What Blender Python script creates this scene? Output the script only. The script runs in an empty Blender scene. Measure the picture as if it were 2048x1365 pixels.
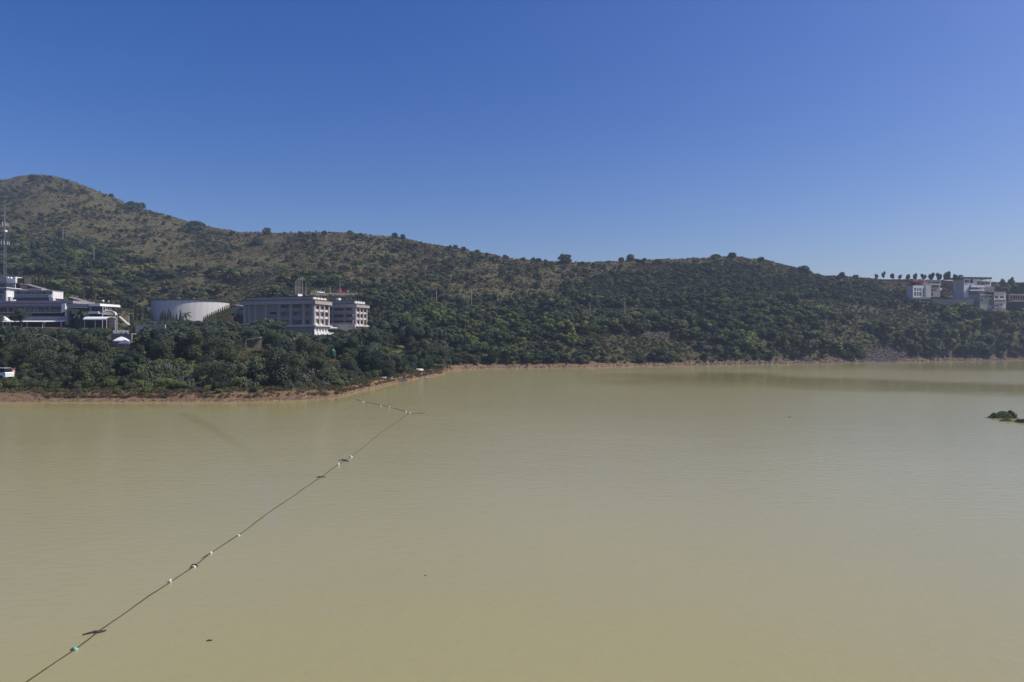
import bpy, math, random
import numpy as np
from mathutils import Vector, Matrix

random.seed(11)
RNG = np.random.default_rng(11)
S = bpy.context.scene
C = S.collection
F = 1366.0            # focal length in photo pixels (photo is 2048 wide)
CX, CY = 1024.0, 682.5
CAMZ = 10.0           # drone height above the water, metres

# ------------------------------------------------------------------ camera
cam_d = bpy.data.cameras.new('camera')
cam = bpy.data.objects.new('camera', cam_d)
C.objects.link(cam)
cam.location = (0, 0, CAMZ)
cam.rotation_euler = (math.radians(90), 0, 0)
cam_d.sensor_width = 36.0
cam_d.lens = 36.0 * F / 2048.0
cam_d.clip_start = 0.5
cam_d.clip_end = 20000
S.camera = cam

# ------------------------------------------------------------------ sky, sun, exposure
SUN_AZ, SUN_EL = math.radians(93), math.radians(50)
w = bpy.data.worlds.new('World'); S.world = w; w.use_nodes = True
nt = w.node_tree; nt.nodes.clear()
sky = nt.nodes.new('ShaderNodeTexSky'); sky.sky_type = 'NISHITA'
sky.sun_disc = False
sky.sun_elevation = SUN_EL
sky.sun_rotation = SUN_AZ
sky.altitude = 300
sky.air_density = 1.0
sky.dust_density = 2.2
sky.ozone_density = 3.0
hsv = nt.nodes.new('ShaderNodeHueSaturation'); hsv.inputs['Saturation'].default_value = 1.45; hsv.inputs['Hue'].default_value = 0.519
bg = nt.nodes.new('ShaderNodeBackground'); bg.inputs['Strength'].default_value = 0.118
wo = nt.nodes.new('ShaderNodeOutputWorld')
nt.links.new(sky.outputs[0], hsv.inputs['Color']); nt.links.new(hsv.outputs[0], bg.inputs[0]); nt.links.new(bg.outputs[0], wo.inputs[0])
sd = bpy.data.lights.new('sun', 'SUN'); sd.energy = 4.6; sd.angle = math.radians(0.53); sd.color = (1.0, 0.94, 0.86)
sun = bpy.data.objects.new('sun', sd); C.objects.link(sun)
sdir = Vector((math.sin(SUN_AZ) * math.cos(SUN_EL), math.cos(SUN_AZ) * math.cos(SUN_EL), math.sin(SUN_EL)))
sun.rotation_euler = sdir.to_track_quat('Z', 'Y').to_euler()
sun.location = (300, 0, 300)
S.view_settings.view_transform = 'Standard'; S.view_settings.look = 'None'
S.view_settings.exposure = 0.0; S.view_settings.gamma = 1.0
S.render.engine = 'CYCLES'
S.cycles.volume_bounces = 0
S.cycles.max_bounces = 5
S.cycles.transparent_max_bounces = 8

# ------------------------------------------------------------------ node helpers and materials
def mat_new(name):
    m = bpy.data.materials.new(name); m.use_nodes = True
    t = m.node_tree
    return m, t, t.nodes['Principled BSDF']

def N(t, typ, **kw):
    n = t.nodes.new(typ)
    for k, v in kw.items():
        if k.startswith('i_'):
            n.inputs[k[2:]].default_value = v
        else:
            setattr(n, k, v)
    return n

def ramp(t, stops):
    r = t.nodes.new('ShaderNodeValToRGB')
    e = r.color_ramp.elements
    while len(e) < len(stops): e.new(0.5)
    for a, (p, c) in zip(e, stops):
        a.position = p; a.color = (c[0], c[1], c[2], 1)
    return r

def plain(name, col, rough=0.7, metal=0.0, dirt=0.12, scale=1.2, streak=False):
    """painted or cast surface with weathering blotches (object space)"""
    m, t, p = mat_new(name)
    tc = N(t, 'ShaderNodeTexCoord')
    mp = N(t, 'ShaderNodeMapping')
    if streak: mp.inputs['Scale'].default_value = (1, 1, 0.18)
    t.links.new(tc.outputs['Object'], mp.inputs[0])
    no = N(t, 'ShaderNodeTexNoise', i_Scale=scale, i_Detail=6.0, i_Roughness=0.65)
    t.links.new(mp.outputs[0], no.inputs['Vector'])
    lo = [c * (1 - 2.2 * dirt) for c in col]; hi = [min(1, c * (1 + 0.6 * dirt)) for c in col]
    r = ramp(t, [(0.3, lo), (0.62, hi)])
    t.links.new(no.outputs[0], r.inputs[0]); t.links.new(r.outputs[0], p.inputs['Base Color'])
    p.inputs['Roughness'].default_value = rough; p.inputs['Metallic'].default_value = metal
    return m

def glassy(name, col, rough=0.12):
    m, t, p = mat_new(name)
    tc = N(t, 'ShaderNodeTexCoord')
    no = N(t, 'ShaderNodeTexNoise', i_Scale=0.5, i_Detail=2.0)
    t.links.new(tc.outputs['Object'], no.inputs['Vector'])
    r = ramp(t, [(0.35, [c * 0.5 for c in col]), (0.65, [c * 1.4 for c in col])])
    t.links.new(no.outputs[0], r.inputs[0]); t.links.new(r.outputs[0], p.inputs['Base Color'])
    p.inputs['Roughness'].default_value = rough
    p.inputs['Specular IOR Level'].default_value = 0.35
    return m

def leafmat(name, col, var=0.5, trans=0.28):
    """foliage: colour shifts from plant to plant and from leaf clump to leaf clump"""
    m, t, p = mat_new(name)
    oi = N(t, 'ShaderNodeObjectInfo')
    at = N(t, 'ShaderNodeAttribute', attribute_name='tone')
    add = N(t, 'ShaderNodeMath', operation='ADD'); 
    mul = N(t, 'ShaderNodeMath', operation='MULTIPLY'); mul.inputs[1].default_value = 0.5
    t.links.new(oi.outputs['Random'], add.inputs[0]); t.links.new(at.outputs['Fac'], add.inputs[1])
    t.links.new(add.outputs[0], mul.inputs[0])
    a = [col[0] * (1 - var) * 0.85, col[1] * (1 - var), col[2] * (1 - var * 0.6)]
    b = [col[0], col[1], col[2]]
    c = [min(1, col[0] * (1 + var) * 1.15), min(1, col[1] * (1 + var)), col[2] * (1 + var * 0.3)]
    r = ramp(t, [(0.1, a), (0.5, b), (0.9, c)])
    t.links.new(mul.outputs[0], r.inputs[0])
    p.inputs['Roughness'].default_value = 0.65
    p.inputs['Specular IOR Level'].default_value = 0.25
    t.links.new(r.outputs[0], p.inputs['Base Color'])
    tr = N(t, 'ShaderNodeBsdfTranslucent'); t.links.new(r.outputs[0], tr.inputs[0])
    mx = N(t, 'ShaderNodeMixShader'); mx.inputs[0].default_value = trans
    t.links.new(p.outputs[0], mx.inputs[1]); t.links.new(tr.outputs[0], mx.inputs[2])
    t.links.new(mx.outputs[0], t.nodes['Material Output'].inputs[0])
    return m

M = {}
M['dark'] = leafmat('leaf_dark_green', (0.056, 0.086, 0.037))
M['olive'] = leafmat('leaf_olive_green', (0.100, 0.121, 0.044))
M['greygreen'] = leafmat('leaf_grey_green', (0.063, 0.082, 0.047))
M['bright'] = leafmat('leaf_yellow_green', (0.120, 0.158, 0.044))
M['dry'] = leafmat('leaf_dry_brown', (0.150, 0.112, 0.070))
M['cactus'] = leafmat('cactus_pad_grey_green', (0.085, 0.100, 0.068), var=0.4, trans=0.0)
M['cypress'] = leafmat('leaf_cypress', (0.030, 0.045, 0.024))
M['cypress_gold'] = leafmat('leaf_cypress_gold', (0.095, 0.100, 0.030))
M['grass'] = leafmat('grass_dry', (0.150, 0.120, 0.055))
M['weed'] = leafmat('water_weed', (0.200, 0.215, 0.090), trans=0.4)
M['bark'] = plain('bark', (0.09, 0.07, 0.055), 0.9, dirt=0.25, scale=3)
M['white'] = plain('white_render', (0.80, 0.79, 0.78), 0.6, dirt=0.05, scale=0.6, streak=True)
M['offwhite'] = plain('offwhite_render', (0.62, 0.56, 0.52), 0.7, dirt=0.10, scale=0.6, streak=True)
M['grey'] = plain('grey_render', (0.255, 0.222, 0.185), 0.8, dirt=0.10, scale=0.5, streak=True)
M['greylight'] = plain('pale_grey_render', (0.40, 0.355, 0.305), 0.8, dirt=0.10, scale=0.5, streak=True)
M['mauve'] = plain('mauve_fascia', (0.33, 0.27, 0.29), 0.7, dirt=0.10, scale=0.8, streak=True)
M['lav_shade'] = plain('shaded_lilac_render', (0.30, 0.275, 0.30), 0.7, dirt=0.08, scale=0.6, streak=True)  # lilac tint puts the shade of the white lake-facing walls into the colour
M['dkbrown'] = plain('dark_brown_trim', (0.06, 0.05, 0.045), 0.7, dirt=0.2)
M['tank'] = plain('tank_concrete', (0.62, 0.59, 0.57), 0.85, dirt=0.07, scale=0.35, streak=True)
M['concrete'] = plain('concrete', (0.33, 0.31, 0.28), 0.9, dirt=0.18, scale=0.8)
M['stone'] = plain('stone_wall', (0.27, 0.23, 0.19), 0.95, dirt=0.3, scale=2.5)
M['brick'] = plain('red_brick', (0.25, 0.10, 0.065), 0.9, dirt=0.25, scale=2.0)
M['orange'] = plain('orange_brick', (0.42, 0.17, 0.08), 0.9, dirt=0.2, scale=2.0)
M['red'] = plain('red_paint', (0.50, 0.06, 0.07), 0.5, dirt=0.1)
M['glass'] = glassy('dark_glass', (0.018, 0.020, 0.026))
M['teal'] = glassy('teal_glass', (0.06, 0.13, 0.14), 0.2)
M['shade'] = plain('painted_shade', (0.035, 0.033, 0.036), 0.9, dirt=0.3)  # near-black paint standing in for the shade inside openings and recesses
M['metal'] = plain('grey_metal', (0.35, 0.36, 0.38), 0.45, 0.6, dirt=0.1)
M['steelblue'] = plain('blue_canvas', (0.10, 0.12, 0.20), 0.8, dirt=0.1)
M['turq'] = plain('turquoise_net', (0.02, 0.14, 0.16), 0.8, dirt=0.2)
M['green'] = plain('green_paint', (0.012, 0.085, 0.05), 0.6, dirt=0.15)
M['whitep'] = plain('white_plastic', (0.72, 0.71, 0.68), 0.35, dirt=0.05, scale=6)
M['greenp'] = plain('green_plastic', (0.22, 0.50, 0.40), 0.25, dirt=0.1, scale=6)
M['rope'] = plain('wet_rope', (0.045, 0.038, 0.030), 0.8, dirt=0.25, scale=4)
M['driftwood'] = plain('wet_driftwood', (0.030, 0.024, 0.020), 0.6, dirt=0.3, scale=5)
M['asphalt'] = plain('asphalt', (0.22, 0.20, 0.17), 0.95, dirt=0.15, scale=1.0)
M['rock'] = plain('rock', (0.115, 0.095, 0.084), 0.95, dirt=0.3, scale=1.5)
M['rubber'] = plain('rubber', (0.02, 0.02, 0.02), 0.8, dirt=0.1)
M['carwhite'] = plain('car_white', (0.8, 0.8, 0.8), 0.25, dirt=0.03)
M['boatgreen'] = plain('faded_green_hull', (0.36, 0.42, 0.35), 0.6, dirt=0.15, scale=2)
M['boatblue'] = plain('blue_hull', (0.10, 0.13, 0.16), 0.5, dirt=0.15, scale=2)
M['lawn'] = plain('lawn', (0.10, 0.155, 0.035), 0.95, dirt=0.2, scale=0.6)

# ------------------------------------------------------------------ mesh helpers
class MB:
    def __init__(self): self.v = []; self.f = []; self.mi = []
    def quadface(self, idx, mi=0): self.f.append(tuple(idx)); self.mi.append(mi)
    def hexa(self, p, mi=0):
        b = len(self.v); self.v += [tuple(q) for q in p]
        for q in ((0, 3, 2, 1), (4, 5, 6, 7), (0, 1, 5, 4), (1, 2, 6, 5), (2, 3, 7, 6), (3, 0, 4, 7)):
            self.quadface([b + i for i in q], mi)
        return self
    def box(self, x0, x1, y0, y1, z0, z1, mi=0):
        return self.hexa([(x0, y0, z0), (x1, y0, z0), (x1, y1, z0), (x0, y1, z0),
                          (x0, y0, z1), (x1, y0, z1), (x1, y1, z1), (x0, y1, z1)], mi)
    def tube(self, pts, rad, n=6, mi=0, caps=True):
        pts = [Vector(p) for p in pts]; b0 = len(self.v)
        if not hasattr(rad, '__len__'): rad = [rad] * len(pts)
        for i, p in enumerate(pts):
            d = (pts[min(i + 1, len(pts) - 1)] - pts[max(i - 1, 0)]).normalized()
            a = d.cross(Vector((0, 0, 1)))
            if a.length < 1e-3: a = Vector((1, 0, 0))
            a.normalize(); c = d.cross(a)
            for k in range(n):
                th = 2 * math.pi * k / n
                self.v.append(tuple(p + (a * math.cos(th) + c * math.sin(th)) * rad[i]))
        for i in range(len(pts) - 1):
            for k in range(n):
                k2 = (k + 1) % n
                self.quadface([b0 + i * n + k, b0 + i * n + k2, b0 + (i + 1) * n + k2, b0 + (i + 1) * n + k], mi)
        if caps:
            self.quadface([b0 + k for k in range(n)][::-1], mi)
            self.quadface([b0 + (len(pts) - 1) * n + k for k in range(n)], mi)
        return self
    def lathe(self, prof, n=16, cx=0, cy=0, mi=0):
        b0 = len(self.v)
        for r, z in prof:
            for k in range(n):
                th = 2 * math.pi * k / n
                self.v.append((cx + r * math.cos(th), cy + r * math.sin(th), z))
        for i in range(len(prof) - 1):
            for k in range(n):
                k2 = (k + 1) % n
                self.quadface([b0 + i * n + k, b0 + i * n + k2, b0 + (i + 1) * n + k2, b0 + (i + 1) * n + k], mi)
        self.quadface([b0 + k for k in range(n)][::-1], mi)
        self.quadface([b0 + (len(prof) - 1) * n + k for k in range(n)], mi)
        return self
    def mesh(self, name, mats):
        me = bpy.data.meshes.new(name); me.from_pydata(self.v, [], self.f)
        for m in (mats if isinstance(mats, (list, tuple)) else [mats]): me.materials.append(m)
        if any(self.mi): me.polygons.foreach_set('material_index', self.mi)
        me.update(); return me
    def build(self, name, mat, parent=None, loc=None, rotz=None, smooth=False):
        o = bpy.data.objects.new(name, self.mesh(name, mat)); C.objects.link(o)
        if parent is not None: o.parent = parent
        if loc is not None: o.location = loc
        if rotz is not None: o.rotation_euler = (0, 0, rotz)
        if smooth:
            for p in o.data.polygons: p.use_smooth = True
        return o

def box(name, mat, parent, x0, x1, y0, y1, z0, z1):
    return MB().box(x0, x1, y0, y1, z0, z1).build(name, mat, parent)

def tag(o, label, cat=None, group=None, kind=None):
    if label: o['label'] = label
    if cat: o['category'] = cat
    if group: o['group'] = group
    if kind: o['kind'] = kind
    return o

def empty(name, loc, rotz=0.0, label=None, cat=None, group=None):
    o = bpy.data.objects.new(name, None); C.objects.link(o)
    o.location = loc; o.rotation_euler = (0, 0, rotz); o.empty_display_size = 0.5
    return tag(o, label, cat, group)

def link_mesh(name, me, parent=None):
    o = bpy.data.objects.new(name, me); C.objects.link(o)
    if parent is not None: o.parent = parent
    return o

# ------------------------------------------------------------------ terrain
def wx(px, d): return (px - CX) / F * d
def wz(py, d): return CAMZ + (CY - py) / F * d
def shore_d(y): return CAMZ * F / (y - CY)

# columns: photo x, shore photo y, then (distance, height or photo y) up the slope; last entry is the ridge distance
COLS = [
    (-900, 806, [(3.6, 1.3), (28, 3.5), (75, 9.0), (115, 15.0), (230, 36.0), (350, 70.0)], 720),
    (0,   804, [(3.6, 1.3), (28, 3.6), (75, 9.0), (112, 15.0), (217, 36.0), (337, 70.0)], 700),
    (140, 804, [(3.6, 1.3), (28, 3.6), (75, 9.0), (114, 15.0), (217, 34.0), (337, 68.0)], 670),
    (300, 804, [(3.6, 1.3), (27, 3.6), (77, 9.4), (186, 17.0), (240, 31.0), (340, 63.0)], 630),
    (460, 804, [(3.6, 1.3), (27, 3.6), (80, 9.0), (184, 16.5), (236, 31.0), (330, 60.0)], 580),
    (600, 801, [(3.6, 1.3), (25, 3.4), (85, 8.0), (150, 13.0), (215, 33.0), (315, 58.0)], 540),
    (680, 794, [(3.8, 1.2), (22, 3.2), (80, 8.0), (145, 14.0), (212, 31.0), (305, 56.0)], 532),
    (745, 777, [(4, 1.2), (18, 3.0), (60, 7.4), (125, 15.0), (195, 30.5), (285, 55.0)], 528),
    (810, 763, [(4, 1.2), (14, 2.8), (45, 7.6), (110, 16.5), (175, 31.0), (255, 53.0)], 520),
    (885, 749.5, [(4, 1.1), (12, 2.6), (38, 9.0), (88, 17.5), (145, 31.0), (215, 51.0)], 510),
    (897, 741, [(4, 1.1), (11, 3.0), (34, 11.5), (68, 19.0), (120, 31.5), (180, 50.7)], 506),
    (960, 737, [(4, 1.1), (10, 3.5), (32, 12.5), (62, 20.0), (112, 32.0), (165, 50.0)], 498),
    (1130, 735.5, [(4, 1.2), (12, 4.0), (32, 12.6), (62, 20.0), (112, 32.0), (162, 47.7)], 480),
    (1450, 730, [(4, 1.2), (12, 5.0), (32, 14.0), (57, 23.0), (97, 36.0), (132, 50.5)], 465),
    (1650, 726, [(4, 1.2), (10, 5.0), (24, 14.3), (44, 23.8), (71, 34.6), (101, 44.0)], 445),
    (1760, 724, [(4, 1.4), (10, 6.0), (23, 15.8), (39, 24.0), (62, 32.0), (96, 43.5)], 450),
    (1900, 722, [(4, 1.4), (9, 6.0), (18, 15.5), (28, 24.0), (36, 29.0), (84, 40.5)], 455),
    (2048, 720, [(3, 1.4), (8, 6.0), (14, 14.0), (19, 22.0), (23, 26.5), (76, 39.5)], 470),
    (2900, 708, [(4, 1.4), (12, 6.0), (25, 15.0), (38, 24.0), (50, 28.0), (90, 36.0)], 680),
]
RIDGE = [(-900, 400), (-300, 372), (0, 361), (40, 352), (80, 349), (110, 353), (150, 364), (180, 377), (260, 409), (320, 428), (400, 449),
         (480, 465), (540, 466), (620, 464), (680, 465), (740, 470), (800, 475), (870, 489), (940, 503), (1000, 514),
         (1060, 521), (1110, 524), (1180, 526), (1230, 523), (1290, 519), (1340, 519), (1400, 516), (1450, 512), (1520, 518),
         (1560, 529), (1600, 540), (1640, 552), (1700, 555), (1760, 559), (1800, 559), (1900, 561), (2000, 565), (2048, 566), (2900, 575)]
_cx = np.array([c[0] for c in COLS], float)
_kd = np.array([[shore_d(c[1]) - 30, shore_d(c[1])] + [shore_d(c[1]) + k[0] for k in c[2]] + [c[3], c[3] + 170, c[3] + 900] for c in COLS])
_kz = np.array([[-3.5, 0.0] + [k[1] for k in c[2]] for c in COLS])
_rx = np.array([r[0] for r in RIDGE], float); _ry = np.array([r[1] for r in RIDGE], float)

def hashn(ix, iy, s):
    h = np.sin(ix * 127.1 + iy * 311.7 + s * 74.7) * 43758.5453
    return h - np.floor(h)
def vnoise(x, y, s=0):
    ix = np.floor(x); iy = np.floor(y); fx = x - ix; fy = y - iy
    fx = fx * fx * (3 - 2 * fx); fy = fy * fy * (3 - 2 * fy)
    a = hashn(ix, iy, s); b = hashn(ix + 1, iy, s); c = hashn(ix, iy + 1, s); d = hashn(ix + 1, iy + 1, s)
    return (a * (1 - fx) + b * fx) * (1 - fy) + (c * (1 - fx) + d * fx) * fy
def fbm(x, y, s=0, o=4):
    t = np.zeros_like(np.asarray(x, float)); a = 0.5; n = 0
    for k in range(o):
        t = t + a * vnoise(x * 2 ** k, y * 2 ** k, s + k); n += a; a *= 0.5
    return t / n

_KN = _kd.shape[1]
def terrain_px(px, d):
    """height of the ground at photo column px (array) and distance d (array)"""
    px = np.asarray(px, float); d = np.asarray(d, float)
    px, d = np.broadcast_arrays(px, d)
    kd = np.stack([np.interp(px, _cx, _kd[:, k]) for k in range(_KN)], -1)
    kz = np.stack([np.interp(px, _cx, _kz[:, k]) for k in range(_kz.shape[1])], -1)
    zr = wz(np.interp(px, _rx, _ry), kd[..., 8])
    kz = np.concatenate([kz, zr[..., None], (zr * 0.72)[..., None], (zr * 0.2)[..., None]], -1)
    z = np.full(d.shape, -3.5)
    for k in range(_KN - 1):
        a, b = kd[..., k], kd[..., k + 1]
        m = (d >= a) & (d <= b)
        t = np.clip((d - a) / np.maximum(b - a, 1e-3), 0, 1)
        z = np.where(m, kz[..., k] * (1 - t) + kz[..., k + 1] * t, z)
    z = np.where(d > kd[..., -1], kz[..., -1], z)
    x = (px - CX) / F * d
    amp = np.clip((d - kd[..., 1] - 2) / 40, 0, 1) * np.where(d > kd[..., 8] - 70, 0.4, 1.0)
    z = z + amp * (fbm(x / 38, d / 38, 3) - 0.5) * 5.0 + amp * (fbm(x / 9, d / 9, 9) - 0.5) * 1.6
    z = z + np.clip((d - kd[..., 1] + 1) / 3, 0, 1) * (fbm(x / 3.2, d / 3.2, 21, 3) - 0.5) * 0.5
    # ground cut level for the buildings
    for (a, b, c, e_, zc, sl) in PADS:
        ox = np.maximum(np.maximum(a - px, px - b), 0) * d / F; oy = np.maximum(np.maximum(c - d, d - e_), 0)
        z = np.minimum(z, zc + np.hypot(ox, oy) * sl)
    return z
PADS = [(470, 668, 240, 280, 11.5, .9), (640, 742, 240, 306, 11.8, .9), (312, 462, 285, 352, 16.5, .8), (-100, 240, 205, 262, 14.5, .9)]
def shore_at(px): return np.interp(px, _cx, _kd[:, 1])
def ridge_at(px): return np.interp(px, _cx, _kd[:, 8])
def ground(X, Y):
    return float(terrain_px(CX + F * X / Y, np.array(Y)))
_DS = np.arange(105, 760, 0.5)
def G(px, py):
    """first ground point seen at photo pixel (px, py)"""
    z = terrain_px(np.full(_DS.shape, px), _DS)
    yy = CY - (z - CAMZ) * F / _DS
    ok = np.where((yy <= py) & (_DS >= shore_at(px)))[0]
    d = _DS[ok[0]] if len(ok) else float(ridge_at(px))
    return Vector((wx(px, d), d, float(terrain_px(px, np.array(d)))))
def at(px, py, d): return Vector((wx(px, d), d, wz(py, d)))
def on(px, d): return Vector((wx(px, d), d, float(terrain_px(px, np.array(d)))))
def W(py): # point on the water
    return shore_d(py)
def water_pt(px, py, z=0.0):
    d = shore_d(py); return Vector((wx(px, d), d, z))

# grid mesh of the terrain
def build_terrain():
    us = np.concatenate([np.linspace(-850, -60, 60), np.linspace(-50, 2100, 520), np.linspace(2115, 2850, 50)])
    ts = np.concatenate([np.linspace(-30, -4, 8), np.linspace(-3, 14, 26), np.linspace(15.5, 130, 78)])
    t2 = np.linspace(0, 1, 90)[1:]
    rows = []
    sh = shore_at(us); rd = ridge_at(us)
    for t in ts: rows.append(sh + t)
    base = sh + 130
    for t in t2: rows.append(base + (np.maximum(rd + 30, base + 60) - base) * t)
    last = rows[-1]
    for t in (20, 60, 120, 200, 400, 700, 1000): rows.append(last + t)
    D = np.array(rows); U = np.broadcast_to(us, D.shape)
    Z = terrain_px(U, D)
    X = (U - CX) / F * D
    nv = np.stack([X, D, Z], -1).reshape(-1, 3)
    r, c = D.shape
    i = np.arange(r - 1)[:, None] * c + np.arange(c - 1)[None, :]
    fc = np.stack([i, i + 1, i + c + 1, i + c], -1).reshape(-1, 4)
    me = bpy.data.meshes.new('terrain'); me.from_pydata(nv.tolist(), [], fc.tolist())
    # what the soil is: bare drawdown bank, green flush, grassland
    so = (D - sh[None, :])
    left = (U < 900)
    wob = (fbm(X / 6, D / 6, 40) - 0.5)
    bank = np.clip(1.0 - (Z - 1.2 - wob * 1.6) / .7, 0, 1) * (so < 40)
    frac = np.clip((D - sh[None, :]) / (rd - sh)[None, :], 0, 1.2)
    lush = np.clip(1.15 - frac * 1.7 + (fbm(X / 30, D / 30, 60) - 0.5) * 1.2, 0, 1)
    lush = np.where(U > 1180, np.clip(lush + 0.35, 0, 1), lush)
    scree = np.zeros_like(Z)
    for (px, py, rx, ry) in ((1765, 711, 50, 15), (1312, 672, 32, 10), (1700, 716, 90, 8), (1400, 690, 20, 8), (1950, 712, 100, 8)):
        ypx = CY - (Z - CAMZ) * F / D
        q = ((U - px) / rx) ** 2 + ((ypx - py) / ry) ** 2 + wob * 0.8
        scree = np.maximum(scree, np.clip(1.4 - q, 0, 1) * (frac < 0.5))
    for nm, arr in (('bank', bank), ('lush', lush), ('scree', scree)):
        a = me.attributes.new(nm, 'FLOAT', 'POINT'); a.data.foreach_set('value', np.ascontiguousarray(arr, dtype=np.float32).ravel())
    m, t, p = mat_new('hillside_ground')
    tc = N(t, 'ShaderNodeTexCoord')
    n1 = N(t, 'ShaderNodeTexNoise', i_Scale=0.045, i_Detail=9.0, i_Roughness=0.68)
    n2 = N(t, 'ShaderNodeTexNoise', i_Scale=0.55, i_Detail=8.0, i_Roughness=0.75)
    n3 = N(t, 'ShaderNodeTexNoise', i_Scale=1.3, i_Detail=8.0, i_Roughness=0.8)
    for n in (n1, n2, n3): t.links.new(tc.outputs['Object'], n.inputs['Vector'])
    dry = ramp(t, [(0.30, (0.046, 0.048, 0.020)), (0.48, (0.086, 0.079, 0.036)), (0.60, (0.116, 0.100, 0.048)), (0.75, (0.165, 0.126, 0.062))])
    grn = ramp(t, [(0.30, (0.030, 0.035, 0.016)), (0.5, (0.060, 0.062, 0.028)), (0.70, (0.105, 0.096, 0.046))])
    t.links.new(n2.outputs[0], dry.inputs[0]); t.links.new(n2.outputs[0], grn.inputs[0])
    soil = ramp(t, [(0.32, (0.075, 0.048, 0.032)), (0.46, (0.165, 0.104, 0.064)), (0.58, (0.27, 0.172, 0.100)), (0.72, (0.37, 0.262, 0.165))])
    t.links.new(n3.outputs[0], soil.inputs[0])
    roc = ramp(t, [(0.3, (0.040, 0.034, 0.030)), (0.5, (0.085, 0.070, 0.060)), (0.7, (0.14, 0.115, 0.10))])
    t.links.new(n3.outputs[0], roc.inputs[0])
    def mix(f, a, b):
        x = N(t, 'ShaderNodeMix', data_type='RGBA'); t.links.new(f, x.inputs[0]); t.links.new(a, x.inputs[6]); t.links.new(b, x.inputs[7]); return x.outputs[2]
    ab = N(t, 'ShaderNodeAttribute', attribute_name='bank'); al = N(t, 'ShaderNodeAttribute', attribute_name='lush'); asc = N(t, 'ShaderNodeAttribute', attribute_name='scree')
    lm = N(t, 'ShaderNodeMath', operation='MULTIPLY_ADD'); lm.inputs[1].default_value = 1.6; 
    t.links.new(n1.outputs[0], lm.inputs[0])
    lsub = N(t, 'ShaderNodeMath', operation='MULTIPLY_ADD'); lsub.inputs[1].default_value = 1.0; lsub.inputs[2].default_value = -1.1
    t.links.new(al.outputs['Fac'], lsub.inputs[0]); t.links.new(lsub.outputs[0], lm.inputs[2]); 
    cl = N(t, 'ShaderNodeClamp'); t.links.new(lm.outputs[0], cl.inputs[0])
    c1 = mix(cl.outputs[0], dry.outputs[0], grn.outputs[0])
    c2 = mix(asc.outputs['Fac'], c1, roc.outputs[0])
    c3 = mix(ab.outputs['Fac'], c2, soil.outputs[0])
    t.links.new(c3, p.inputs['Base Color'])
    p.inputs['Roughness'].default_value = 0.95; p.inputs['Specular IOR Level'].default_value = 0.1
    bp = N(t, 'ShaderNodeBump'); bp.inputs['Strength'].default_value = 0.8; bp.inputs['Distance'].default_value = 0.5
    t.links.new(n3.outputs[0], bp.inputs['Height']); t.links.new(bp.outputs[0], p.inputs['Normal'])
    me.materials.append(m); me.update()
    for q in me.polygons: q.use_smooth = True
    o = link_mesh('hillside_terrain', me); tag(o, 'olive and dry brown hillside rising behind the reservoir', kind='structure')
    return o
build_terrain()

# lake bed and far ground, one sheet under everything
me = MB(); me.v = [(-3000, -1500, -4.5), (3000, -1500, -4.5), (3000, 3000, -4.5), (-3000, 3000, -4.5)]; me.f = [(0, 1, 2, 3)]; me.mi = [0]
tag(me.build('ground', M['stone']), 'lake bed and ground sheet under the water', kind='structure')

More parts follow.
